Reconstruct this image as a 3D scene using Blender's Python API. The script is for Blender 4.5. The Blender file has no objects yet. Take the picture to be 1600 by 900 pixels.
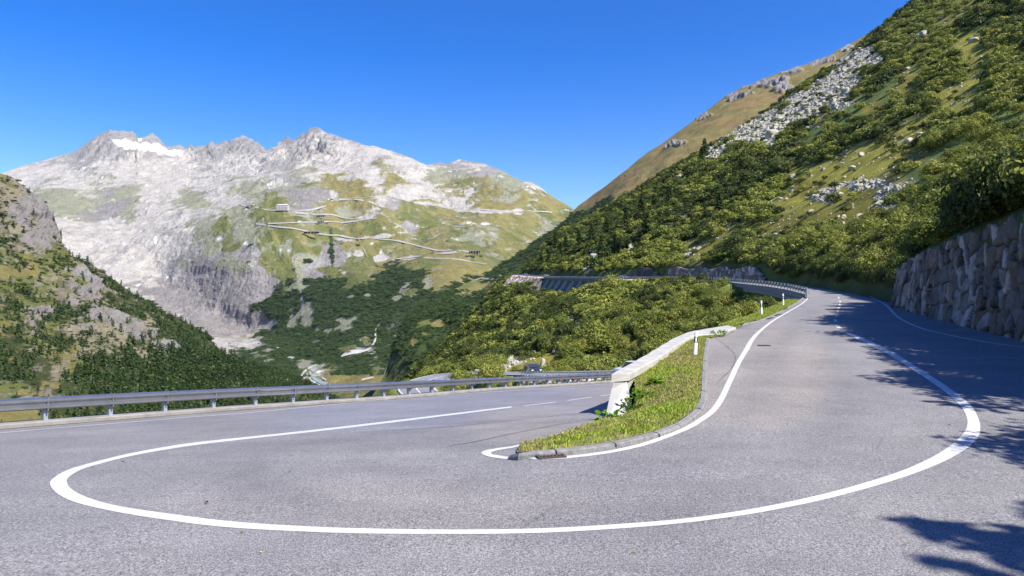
import bpy, math, random
import numpy as np
from mathutils import Vector, Matrix
from mathutils.geometry import delaunay_2d_cdt
random.seed(7)
RNG = np.random.default_rng(11)
scene = bpy.context.scene
COL = scene.collection

# ------------------------------------------------------------------ camera, sky, sun, exposure
F = 1067.0                                   # focal length in photo pixels (24 mm lens)
cd = bpy.data.cameras.new('camera'); cam = bpy.data.objects.new('camera', cd); COL.objects.link(cam)
cd.lens = 24.0; cd.sensor_width = 36.0; cd.clip_start = 0.1; cd.clip_end = 60000
cam.location = (0, 0, 0); cam.rotation_euler = (math.radians(90), 0, 0)
scene.camera = cam
SUN_DIR = Vector((0.53, -0.43, 0.74)).normalized()
sun_el = math.asin(SUN_DIR.z); sun_az = math.atan2(SUN_DIR.x, SUN_DIR.y)
w = bpy.data.worlds.new('World'); scene.world = w; w.use_nodes = True
nt = w.node_tree; bg = nt.nodes['Background']
sky = nt.nodes.new('ShaderNodeTexSky'); sky.sky_type = 'NISHITA'; sky.sun_disc = False
sky.sun_elevation = sun_el; sky.sun_rotation = sun_az
sky.altitude = 600; sky.air_density = 1.0; sky.dust_density = 0.5; sky.ozone_density = 3.0
hs = nt.nodes.new('ShaderNodeHueSaturation'); hs.inputs['Saturation'].default_value = 1.5; hs.inputs['Hue'].default_value = 0.519
nt.links.new(sky.outputs[0], hs.inputs['Color']); nt.links.new(hs.outputs[0], bg.inputs[0])
bg.inputs[1].default_value = 0.108
ld = bpy.data.lights.new('sun', 'SUN'); ld.energy = 5.0; ld.angle = math.radians(0.5); ld.color = (1.0, 0.96, 0.885)
lo = bpy.data.objects.new('sun', ld); COL.objects.link(lo); lo.rotation_euler = SUN_DIR.to_track_quat('Z', 'Y').to_euler()
lo.location = (60, -60, 90)
vs = scene.view_settings; vs.view_transform = 'Standard'; vs.look = 'None'; vs.gamma = 1.0; vs.exposure = 0.95
scene.render.engine = 'CYCLES'
scene.cycles.max_bounces = 5; scene.cycles.transparent_max_bounces = 6

# ------------------------------------------------------------------ numpy noise
def _hash(i, j, k, s):
    h = (i * 374761393 + j * 668265263 + k * 2147483647 + s * 974634777) & 0xffffffff
    h = ((h ^ (h >> 13)) * 1274126177) & 0xffffffff
    h = ((h ^ (h >> 16)) * 2246822519) & 0xffffffff
    return ((h ^ (h >> 15)) & 0xffffff) / float(0xffffff)
def vnoise(x, y, z=0.0, s=0):
    x, y, z = np.broadcast_arrays(np.asarray(x, float), np.asarray(y, float), np.asarray(z, float))
    xi = np.floor(x).astype(np.int64); yi = np.floor(y).astype(np.int64); zi = np.floor(z).astype(np.int64)
    fx = x - xi; fy = y - yi; fz = z - zi
    fx = fx*fx*fx*(fx*(fx*6-15)+10); fy = fy*fy*fy*(fy*(fy*6-15)+10); fz = fz*fz*fz*(fz*(fz*6-15)+10)
    r = 0
    for a in (0, 1):
        for b in (0, 1):
            for c in (0, 1):
                r = r + _hash(xi+a, yi+b, zi+c, s) * (fx if a else 1-fx) * (fy if b else 1-fy) * (fz if c else 1-fz)
    return r * 2 - 1
def fbm(x, y, z=0.0, o=4, s=0, g=0.5, ridged=False):
    t = 0; a = 1.0; n = 0
    for q in range(o):
        v = vnoise(x * 2**q + 13.7*q, y * 2**q - 7.1*q, z * 2**q + 3.3*q, s + q)
        if ridged: v = 1 - 2*np.abs(v)
        t = t + a * v; n += a; a *= g
    return t / n
def sstep(a, b, x):
    t = np.clip((x - a) / (b - a), 0, 1); return t*t*(3-2*t)

# ------------------------------------------------------------------ object helpers
LOCAL = []          # things whose parts are written in the thing's own axes
def tag(o, label=None, cat=None, group=None, kind=None):
    if label: o['label'] = label
    if cat: o['category'] = cat
    if group: o['group'] = group
    if kind: o['kind'] = kind
    return o
def empty(name, loc=(0, 0, 0), label=None, cat=None, group=None, rz=0):
    o = bpy.data.objects.new(name, None); COL.objects.link(o); o.location = loc; o.rotation_euler = (0, 0, rz)
    o.empty_display_size = 0.2
    return tag(o, label, cat, group)
def mesh_data(name, V, Fc, mat=None, smooth=False, attrs=None):
    """V (n,3); Fc: (m,k) int array or list of tuples (mixed)"""
    me = bpy.data.meshes.new(name)
    V = np.asarray(V, np.float32).reshape(-1, 3)
    if isinstance(Fc, np.ndarray):
        m, k = Fc.shape
        me.vertices.add(len(V)); me.vertices.foreach_set('co', V.ravel())
        me.loops.add(m*k); me.loops.foreach_set('vertex_index', Fc.astype(np.int32).ravel())
        me.polygons.add(m); me.polygons.foreach_set('loop_start', np.arange(0, m*k, k, dtype=np.int32))
        me.polygons.foreach_set('loop_total', np.full(m, k, np.int32))
    else:
        me.from_pydata([tuple(map(float, v)) for v in V], [], [tuple(int(i) for i in f) for f in Fc])
    if attrs:
        for an, av in attrs.items():
            av = np.asarray(av, np.float32)
            if av.ndim == 2:
                A = me.color_attributes.new(an, 'FLOAT_COLOR', 'POINT')
                A.data.foreach_set('color', np.hstack([av, np.ones((len(av), 1), np.float32)]).astype(np.float32).ravel())
            else:
                A = me.attributes.new(an, 'FLOAT', 'POINT'); A.data.foreach_set('value', av)
    me.update(calc_edges=True)
    if smooth: me.polygons.foreach_set('use_smooth', np.ones(len(me.polygons), bool))
    if mat: me.materials.append(mat)
    return me
def obj(name, V, Fc, mat, parent=None, smooth=False, attrs=None):
    V = np.asarray(V, float).reshape(-1, 3)
    if parent is not None:
        root = parent if parent.parent is None else parent.parent
        if root not in LOCAL: V = V - np.array(root.location[:])
    me = mesh_data(name, V, Fc, mat, smooth, attrs)
    o = bpy.data.objects.new(name, me); COL.objects.link(o)
    if parent is not None: o.parent = parent
    return o
class MB:
    def __init__(s): s.v = []; s.f = []
    def add(s, V, Fc):
        n = len(s.v); s.v += [tuple(map(float, p)) for p in V]; s.f += [tuple(int(i)+n for i in f) for f in Fc]; return s
    def box(s, c, d, rz=0, bev=0, top=1.0):
        """centre, size; top scales the top face"""
        x, y, z = d[0]/2, d[1]/2, d[2]/2; P = []
        for sz, k in ((-z, 1.0), (z, top)):
            for sx, sy in ((-x, -y), (x, -y), (x, y), (-x, y)):
                X, Y = sx*k, sy*k
                P.append((c[0]+X*math.cos(rz)-Y*math.sin(rz), c[1]+X*math.sin(rz)+Y*math.cos(rz), c[2]+sz))
        return s.add(P, [(0,3,2,1),(4,5,6,7),(0,1,5,4),(1,2,6,5),(2,3,7,6),(3,0,4,7)])
    def prism(s, prof, a, b):
        """closed loop of 3D points prof extruded from offset a to offset b"""
        n = len(prof); P = [tuple(np.add(p, a)) for p in prof] + [tuple(np.add(p, b)) for p in prof]
        return s.add(P, [tuple(range(n-1, -1, -1)), tuple(range(n, 2*n))] + [(i, (i+1) % n, n+(i+1) % n, n+i) for i in range(n)])
    def tube(s, pts, r, n=8):
        pts = [Vector(p) for p in pts]; R = r if hasattr(r, '__len__') else [r]*len(pts); P = []; Fc = []
        for i, p in enumerate(pts):
            d = (pts[min(i+1, len(pts)-1)] - pts[max(i-1, 0)]).normalized()
            u = d.orthogonal().normalized() if abs(d.z) > .95 else d.cross(Vector((0,0,1))).normalized()
            v = d.cross(u)
            for k in range(n):
                t = 2*math.pi*k/n; P.append(p + (u*math.cos(t) + v*math.sin(t))*R[i])
        for i in range(len(pts)-1):
            for k in range(n): Fc.append((i*n+k, i*n+(k+1) % n, (i+1)*n+(k+1) % n, (i+1)*n+k))
        Fc.append(tuple(range(n-1, -1, -1))); Fc.append(tuple((len(pts)-1)*n+k for k in range(n)))
        return s.add(P, Fc)
    def build(s, name, mat, parent=None, smooth=False): return obj(name, s.v, s.f, mat, parent, smooth)
def grid_faces(nv, nu):
    i = np.arange(nv-1)[:, None]*nu + np.arange(nu-1)[None, :]
    return np.stack([i, i+1, i+nu+1, i+nu], -1).reshape(-1, 4)
def sweep(path, prof, closed=True):
    """path (n,3); prof (m,2): (sideways to the right of travel, up)"""
    path = np.asarray(path, float); prof = np.asarray(prof, float); n, m = len(path), len(prof)
    d = np.gradient(path[:, :2], axis=0); d /= np.linalg.norm(d, axis=1, keepdims=True)
    side = np.stack([d[:, 1], -d[:, 0]], 1)
    V = np.zeros((n, m, 3)); V[:, :, :2] = path[:, None, :2] + side[:, None]*prof[None, :, :1]; V[:, :, 2] = path[:, 2:3] + prof[None, :, 1]
    Fc = []
    mm = m if closed else m-1
    for i in range(n-1):
        for k in range(mm): Fc.append((i*m+k, (i+1)*m+k, (i+1)*m+(k+1) % m, i*m+(k+1) % m))
    if closed: Fc.append(tuple(range(m-1, -1, -1))); Fc.append(tuple((n-1)*m+k for k in range(m)))
    return V.reshape(-1, 3), Fc
def resample(P, step):
    P = np.asarray(P, float); s = np.r_[0, np.cumsum(np.linalg.norm(np.diff(P[:, :2], axis=0), axis=1))]
    t = np.linspace(0, s[-1], max(2, int(round(s[-1]/step))+1))
    return np.stack([np.interp(t, s, P[:, k]) for k in range(P.shape[1])], 1)
def smooth_path(P, n=6):
    """Catmull-Rom through P"""
    P = np.asarray(P, float); Q = np.vstack([2*P[0]-P[1], P, 2*P[-1]-P[-2]]); out = []
    for i in range(1, len(Q)-2):
        for t in np.linspace(0, 1, n, endpoint=False):
            a, b, c, d = Q[i-1:i+3]
            out.append(.5*((2*b) + (-a+c)*t + (2*a-5*b+4*c-d)*t*t + (-a+3*b-3*c+d)*t**3))
    out.append(P[-1]); return np.array(out)

# ------------------------------------------------------------------ materials
def mat_new(name):
    m = bpy.data.materials.new(name); m.use_nodes = True; return m, m.node_tree, m.node_tree.nodes['Principled BSDF']
def N(nt, t, **kw):
    n = nt.nodes.new(t)
    for k, v in kw.items():
        if k.startswith('i_'): n.inputs[k[2:].replace('_', ' ')].default_value = v
        else: setattr(n, k, v)
    return n
def mix(nt, a, b, fac, mode='MIX'):
    n = nt.nodes.new('ShaderNodeMix'); n.data_type = 'RGBA'; n.blend_type = mode
    for s, v in ((0, fac), (6, a), (7, b)):
        if hasattr(v, 'links') or hasattr(v, 'is_linked'): nt.links.new(v, n.inputs[s])
        else: n.inputs[s].default_value = v if s == 0 else (*v, 1) if len(v) == 3 else v
    return n.outputs[2]
def noise(nt, scale, detail=4, rough=.55, coord=None, dist=0, stretch=None):
    tc = nt.nodes.new('ShaderNodeTexCoord'); n = nt.nodes.new('ShaderNodeTexNoise')
    n.inputs['Scale'].default_value = scale; n.inputs['Detail'].default_value = detail; n.inputs['Roughness'].default_value = rough
    n.inputs['Distortion'].default_value = dist
    if stretch:
        mp = nt.nodes.new('ShaderNodeMapping'); mp.inputs['Scale'].default_value = stretch
        nt.links.new(tc.outputs[coord or 'Object'], mp.inputs[0]); nt.links.new(mp.outputs[0], n.inputs['Vector'])
    else: nt.links.new(tc.outputs[coord or 'Object'], n.inputs['Vector'])
    return n.outputs['Fac']
def ramp(nt, fac, a, b, ca=(0,0,0), cb=(1,1,1)):
    r = nt.nodes.new('ShaderNodeValToRGB'); r.color_ramp.elements[0].position = a; r.color_ramp.elements[1].position = b
    r.color_ramp.elements[0].color = (*ca, 1); r.color_ramp.elements[1].color = (*cb, 1)
    nt.links.new(fac, r.inputs[0]); return r.outputs[0]
def bump(nt, bs, h, strength, dist):
    b = nt.nodes.new('ShaderNodeBump'); b.inputs['Strength'].default_value = strength; b.inputs['Distance'].default_value = dist
    nt.links.new(h, b.inputs['Height']); nt.links.new(b.outputs[0], bs.inputs['Normal'])
def simple(name, col, rough=.7, metal=0, var=.25, scale=6, bmp=0, bdist=.01):
    m, nt, bs = mat_new(name)
    n1 = noise(nt, scale, 5)
    c = mix(nt, tuple(k*(1-var) for k in col), tuple(min(1, k*(1+var)) for k in col), ramp(nt, n1, .3, .7))
    nt.links.new(c, bs.inputs['Base Color']); bs.inputs['Roughness'].default_value = rough; bs.inputs['Metallic'].default_value = metal
    if bmp: bump(nt, bs, noise(nt, scale*6, 4), bmp, bdist)
    return m
def terrain_mat(name, s1, s2, bs_strength=.6, bdist=1.0, contrast=.35):
    """vertex attribute Col = what grows or lies there; shader noise breaks it up"""
    m, nt, bs = mat_new(name)
    at = N(nt, 'ShaderNodeAttribute', attribute_name='Col')
    a = noise(nt, s1, 6, .65); b = noise(nt, s2, 5, .7)
    c = mix(nt, at.outputs['Color'], (0.5+contrast,)*3, 1.0, 'MULTIPLY')
    g = ramp(nt, a, .32, .68, (1-contrast,)*3, (1+contrast,)*3)
    g2 = ramp(nt, b, .3, .7, (1-contrast,)*3, (1+contrast,)*3)
    c = mix(nt, at.outputs['Color'], g, 1.0, 'MULTIPLY'); c = mix(nt, c, g2, 1.0, 'MULTIPLY')
    nt.links.new(c, bs.inputs['Base Color']); bs.inputs['Roughness'].default_value = .95
    bs.inputs['Specular IOR Level'].default_value = .1
    bump(nt, bs, b, bs_strength, bdist)
    return m
M = {}
M['far'] = terrain_mat('mountain_rock', .012, .07, .9, 14, .2)
M['mid'] = terrain_mat('valley_side', .05, .25, .8, 3, .16)
M['hill'] = terrain_mat('hillside_soil', .35, 2.2, .8, .3, .18)

def leaf_mat(name, c1, c2, tr=.35):
    m, nt, bs = mat_new(name)
    oi = N(nt, 'ShaderNodeObjectInfo'); at = N(nt, 'ShaderNodeAttribute', attribute_name='var')
    c = mix(nt, c1, c2, oi.outputs['Random'])
    g = ramp(nt, at.outputs['Fac'], 0, 1, (.5, .52, .55), (1.6, 1.5, 1.2))
    c = mix(nt, c, g, 1.0, 'MULTIPLY')
    nt.links.new(c, bs.inputs['Base Color']); bs.inputs['Roughness'].default_value = .55; bs.inputs['Specular IOR Level'].default_value = .3
    tl = N(nt, 'ShaderNodeBsdfTranslucent'); nt.links.new(c, tl.inputs[0]); mx = N(nt, 'ShaderNodeMixShader'); mx.inputs[0].default_value = tr
    out = nt.nodes['Material Output']; nt.links.new(bs.outputs[0], mx.inputs[1]); nt.links.new(tl.outputs[0], mx.inputs[2]); nt.links.new(mx.outputs[0], out.inputs[0])
    return m
M['leaf_dark'] = leaf_mat('alder_leaf', (.045, .070, .014), (.105, .130, .026))
M['leaf_light'] = leaf_mat('willow_leaf', (.135, .18, .033), (.27, .285, .058))
M['needle'] = leaf_mat('needle', (.028, .058, .015), (.06, .10, .024), .2)
M['grass'] = leaf_mat('grass_blade', (.20, .25, .035), (.20, .25, .035), .4)
M['weed'] = leaf_mat('weed_leaf', (.22, .40, .03), (.2, .38, .03), .4)
M['bark'] = simple('bark', (.12, .09, .07), .9)
M['galv'] = simple('galvanised_steel', (.38, .39, .41), .40, .9, .10, 3)
M['post'] = simple('galvanised_post', (.34, .37, .41), .5, .5, .12, 5)
M['concrete'] = simple('concrete', (.37, .355, .325), .9, 0, .16, 2.5, .4, .01)
M['concrete_dark'] = simple('weathered_concrete', (.22, .205, .185), .9, 0, .22, 2.2, .4, .01)
M['white'] = simple('white_plastic', (.82, .82, .82), .5, 0, .03)
M['black'] = simple('black_plastic', (.03, .03, .035), .5)
M['iron'] = simple('rusty_iron', (.07, .05, .045), .8, .2, .3, 12)
M['seam'] = simple('bitumen_seam', (.07, .068, .07), .7, 0, .3, 9)
M['gap'] = simple('joint_grit', (.05, .045, .04), .95, 0, .4, 20)
M['rock'] = simple('boulder_rock', (.35, .325, .245), .9, 0, .3, 1.3, .6, .05)
M['glass'] = simple('dark_glass', (.03, .04, .05), .1)
M['tyre'] = simple('rubber', (.02, .02, .02), .8)
M['plaster'] = simple('pale_plaster', (.42, .38, .34), .9, 0, .08, .1)
M['slate'] = simple('slate_roof', (.42, .42, .42), .6, 0, .1, .1)
M['dark'] = simple('opening_shade', (.03, .03, .035), .9)  # near-black colour stands for the shade inside the galleries
M['water'] = simple('river_water', (.27, .34, .35), .25, 0, .1, .05)
M['gravel'] = simple('gravel', (.38, .365, .34), .95, 0, .2, .08)
M['snow'] = simple('snow', (.86, .88, .9), .8, 0, .03, .01)
M['pale_road'] = simple('distant_road', (.28, .262, .235), .9, 0, .15, .03)
M['track'] = simple('dirt_track', (.24, .19, .13), .95, 0, .15, .1)
def stone_mat(name, col, var):
    m, nt, bs = mat_new(name)
    at = N(nt, 'ShaderNodeAttribute', attribute_name='Col')
    a = noise(nt, 2.2, 6, .65); b = noise(nt, 18, 5, .7)
    c = mix(nt, at.outputs['Color'], ramp(nt, a, .3, .7, (.6, .56, .52), (1.35, 1.35, 1.38)), 1.0, 'MULTIPLY')
    c = mix(nt, c, ramp(nt, b, .3, .75, (.75,)*3, (1.25,)*3), 1.0, 'MULTIPLY')
    nt.links.new(c, bs.inputs['Base Color']); bs.inputs['Roughness'].default_value = .85
    bump(nt, bs, b, .6, .03); return m
M['stone'] = stone_mat('wall_stone', (.3, .3, .3), .3)

# asphalt: fine aggregate, faint stains; attributes: tone (newer bluish patch), dust (tan)
m, nt, bs = mat_new('asphalt'); M['asphalt'] = m
tone = N(nt, 'ShaderNodeAttribute', attribute_name='tone'); dust = N(nt, 'ShaderNodeAttribute', attribute_name='dust')
c = mix(nt, (.190, .186, .189), (.182, .185, .212), tone.outputs['Fac'])
c = mix(nt, c, (.255, .23, .205), dust.outputs['Fac'])
wh = N(nt, 'ShaderNodeAttribute', attribute_name='wheel'); c = mix(nt, c, (.135, .133, .14), wh.outputs['Fac'])
sp = noise(nt, 62, 2, .6); sp2 = noise(nt, 26, 3, .7); big = noise(nt, .35, 5, .6); mid_ = noise(nt, 2.2, 4, .6)
streak = noise(nt, .8, 4, .6, stretch=(.25, 1.6, 1), dist=.6)
c = mix(nt, c, ramp(nt, sp, .36, .64, (.50,)*3, (1.55, 1.52, 1.48)), 1.0, 'MULTIPLY')
c = mix(nt, c, ramp(nt, sp2, .35, .65, (.76,)*3, (1.22,)*3), 1.0, 'MULTIPLY')
c = mix(nt, c, ramp(nt, big, .3, .7, (.84, .84, .86), (1.13, 1.12, 1.10)), 1.0, 'MULTIPLY')
c = mix(nt, c, ramp(nt, streak, .3, .7, (.93,)*3, (1.05,)*3), 1.0, 'MULTIPLY')
c = mix(nt, c, ramp(nt, mid_, .3, .7, (.93,)*3, (1.06,)*3), 1.0, 'MULTIPLY')
wn = nt.nodes.new('ShaderNodeTexVoronoi'); wn.feature = 'DISTANCE_TO_EDGE'; wn.inputs['Scale'].default_value = .33
tcn = nt.nodes.new('ShaderNodeTexCoord'); nz = nt.nodes.new('ShaderNodeTexNoise'); nz.inputs['Scale'].default_value = 1.1; nz.inputs['Detail'].default_value = 6
nt.links.new(tcn.outputs['Object'], nz.inputs['Vector'])
wmx = nt.nodes.new('ShaderNodeMix'); wmx.data_type = 'VECTOR'; wmx.inputs[0].default_value = .35
nt.links.new(tcn.outputs['Object'], wmx.inputs[4]); nt.links.new(nz.outputs['Color'], wmx.inputs[5]); nt.links.new(wmx.outputs[1], wn.inputs['Vector'])
crk = ramp(nt, wn.outputs['Distance'], .0, .006, (.62,)*3, (1,)*3)
c = mix(nt, c, crk, ramp(nt, noise(nt, .5, 3), .52, .62), 'MULTIPLY')
nt.links.new(c, bs.inputs['Base Color']); bs.inputs['Roughness'].default_value = .82
bs.inputs['Specular IOR Level'].default_value = .3
bump(nt, bs, sp, .55, .006)
# road paint, worn
m, nt, bs = mat_new('road_paint'); M['paint'] = m
wear = ramp(nt, noise(nt, 30, 5, .75), .30, .40, (.24, .235, .225), (.54, .535, .52))
wear2 = ramp(nt, noise(nt, 3, 5, .7, stretch=(1, 1, 1)), .25, .6, (.78,)*3, (1.0,)*3)
c = mix(nt, wear, wear2, 1.0, 'MULTIPLY'); nt.links.new(c, bs.inputs['Base Color']); bs.inputs['Roughness'].default_value = .7
bump(nt, bs, noise(nt, 62, 2), .4, .003)
# ------------------------------------------------------------------ near ground: heights
def z_right(X, Y): return -2.6 + .0216*Y + 0*X
def z_left(X, Y): return -1.249 + .0318*X - .1156*Y
SP = np.array([[0.0, 9.7], [.6, 10.5], [1.25, 11.6], [1.95, 13.0], [2.5, 15.0], [2.72, 17.2], [5.3, 23.0], [8.7, 29.6], [13.1, 37.6], [20, 50]])     # island spine
def asph(X, Y):
    X = np.asarray(X, float); Y = np.asarray(Y, float)
    a, b = z_left(X, Y), z_right(X, Y); k = .5
    h = np.clip(.5 + .5*(b-a)/k, 0, 1); zl = b*(1-h) + a*h - k*h*(1-h)
    xs = np.interp(Y, SP[:, 1], SP[:, 0]); xs = np.where(Y < SP[0, 1], SP[0, 0] + (Y-SP[0, 1])*.2, xs)
    W = sstep(.3, -.3, X - xs)
    W = np.where(Y < 9.7, np.maximum(W, 0) , W)
    return b + (zl-b)*W
def unproj(px, py, side=None, lift=0.0):
    a = (px-800)/F; b = (450-py)/F
    fn = {'L': z_left, 'R': z_right, None: asph}[side]
    Ys = np.linspace(2.5, 120, 4000); g = fn(a*Ys, Ys) + lift - b*Ys
    i = np.nonzero(g >= 0)[0]
    i = int(i[0]) if len(i) else len(Ys)-1
    if i > 0:
        t = g[i-1]/(g[i-1]-g[i]); Y = Ys[i-1] + t*(Ys[i]-Ys[i-1])
    else: Y = Ys[0]
    return np.array([a*Y, Y, b*Y - lift])
def U(pts, side=None, lift=0.0): return np.array([unproj(x, y, side, lift) for x, y in pts])
def proj(P):
    P = np.asarray(P); return 800 + F*P[..., 0]/P[..., 1], 450 - F*P[..., 2]/P[..., 1]
def seg_dist(X, Y, P):
    """distance to polyline, interpolated z, signed side (+ = left of travel)"""
    best = np.full(np.shape(X), 1e9); zz = np.zeros(np.shape(X)); sg = np.zeros(np.shape(X))
    for a, b in zip(P[:-1], P[1:]):
        dx, dy = b[0]-a[0], b[1]-a[1]; L = dx*dx+dy*dy
        t = np.clip(((X-a[0])*dx + (Y-a[1])*dy)/L, 0, 1)
        d = np.hypot(X-a[0]-t*dx, Y-a[1]-t*dy); m_ = d < best
        best = np.where(m_, d, best); zz = np.where(m_, a[2]+t*(b[2]-a[2]), zz); sg = np.where(m_, np.sign(dx*(Y-a[1]) - dy*(X-a[0])), sg)
    return best, zz, sg
# traced guardrail kerb on the outer side of the lower arm (posts stand on it)
POSTS = [(69,657),(173,649),(256.6,643),(334,637),(399.7,632),(459,629),(512,625),(557.5,622.5),(599,620),(639,617),(673,614),(707,611),(737,608.3),(764,606.2),(790,604.6),(813,603.2),(835,601.9),(856,600.6),(873,599.6),(889,598.7),(903,597.8),(917.5,596.9),(931,596)]
PW = U(POSTS, 'L', .14)
d0 = (PW[0]-PW[2])/2; pre = [PW[0]+d0*k for k in range(8, 0, -1)]
d1 = (PW[-1]-PW[-4])/3; post_ = [PW[-1]+d1*k for k in range(1, 9)]
PW = np.vstack([pre, PW, post_])
sm = PW.copy()
for _ in range(6): sm[1:-1] = (sm[:-2] + 2*sm[1:-1] + sm[2:])/4
PW[:, :2] = PW[:, :2]*.35 + sm[:, :2]*.65
PW[:, 2] = z_left(PW[:, 0], PW[:, 1])
KERB = PW.copy()                                        # kerb axis, left -> right (away)
# road edges of the upper arm, by distance
Yk = np.array([-40, -10, 6, 16, 25.6, 40, 52, 60, 79, 105, 140, 190, 260, 330, 420, 500, 620, 760])
XRk = np.array([-2, 7, 12, 15.5, 19.2, 24.5, 29, 33.5, 40.5, 46.5, 50, 51.3, 43.4, 25.4, 6.5, -11.5, -30, -45])
Yl = np.array([-40, 0, 17, 24, 31.5, 39.6, 55.6, 71, 79, 92, 105, 140, 190, 260, 330, 420, 500, 620, 760])
XLk = np.array([-14, -6, 2.6, 6, 10, 14.9, 22.9, 30.3, 34, 37.2, 39.3, 43, 44.5, 36.6, 18.6, 0, -18, -37, -52])
Yz = np.array([0, 79, 105, 140, 190, 260, 330, 420, 500, 620, 760]); Zk = np.array([-2.6, -.9, .1, 1.2, 2.3, 3.4, 4.9, 7.9, 8.7, 8.7, 9])
def XL(Y): return np.interp(Y, Yl, XLk)
def XR(Y): return np.interp(Y, Yk, XRk)
def ZR(Y): return np.where(Y < 0, -2.6 + .0216*Y, np.interp(Y, Yz, Zk))
WH = lambda Y: np.interp(Y, [-30, 6, 25, 40, 52, 57, 62, 100, 128, 136, 150, 215, 230, 330, 360, 760], [5.8, 5.6, 5.2, 4.4, 3.3, 2.2, 2.0, 2.2, 2.4, 3.4, 3.6, 4.2, 3, 2.5, 2.5, 2])
LOW = smooth_path([(9.5, 47, -6.4), (15, 62, -8.0), (20, 78, -10), (20.8, 91, -11.6), (16.5, 98, -12.2), (9, 101, -12.65), (3, 105, -13.15), (-3, 113, -14.1), (-7.5, 119.5, -14.95), (-12.5, 120, -15.6), (-15.5, 112, -16.1), (-13.5, 104, -16.4), (-10, 95, -16.7), (-5, 84, -17.8)], 6)
# asphalt outline (world, counter-clockwise-ish)
inner_low = [(2.15, 17.2), (4.9, 23.0), (8.1, 29.6), (12.2, 37.6)]       # foot of the retaining wall, lower-arm side
ISL_K = [(806,699),(801,704),(803,709),(815,711.5),(850,711.5),(890,708),(930,703),(965,697),(1000,689),(1035,679),(1060,668),(1080,655),(1094,641),(1099,628),(1100,605),(1101,580),(1102,560),(1104,545),(1106,530)]
isl_k = U(ISL_K, 'R')
VERGE_K = [(1134,512.3),(1150,509),(1175,505.5),(1195,499),(1215,490),(1232,481),(1248,471),(1256,465.5)]
vk = U(VERGE_K, 'R')
kerb_front = KERB[:, :2] + np.array([.598, -.8])*.0
outline = [tuple(p) for p in kerb_front]
cut = [i for i, p in enumerate(outline) if p[1] < 52]; outline = [outline[i] for i in cut]      # left .. far end of the lower arm
poly = outline + [(12.8, 46.5), (12.2, 37.6), (8.1, 29.6), (4.9, 23.0), (2.3, 17.2), (2.2, 15.2), (1.62, 13.2), (.98, 11.8), (.45, 10.7), (.25, 10.2)]
poly += [(p[0]-.05, p[1]+.05) for p in isl_k[4:]] + [tuple(p[:2]) for p in vk] + [(34, 79), (40.5, 79), (33.3, 60), (29.2, 52), (24.7, 40), (19.4, 25.6), (15.7, 16), (12.2, 6), (7.2, -10), (-34, -10)]
poly = np.array([p[:2] for p in poly])
def in_poly(X, Y, P):
    r = np.zeros(np.shape(X), bool); n = len(P)
    for i in range(n):
        x1, y1 = P[i]; x2, y2 = P[(i+1) % n]
        if y1 == y2: continue
        c_ = ((y1 > Y) != (y2 > Y)) & (X < (x2-x1)*(Y-y1)/(y2-y1)+x1); r ^= c_
    return r
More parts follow.
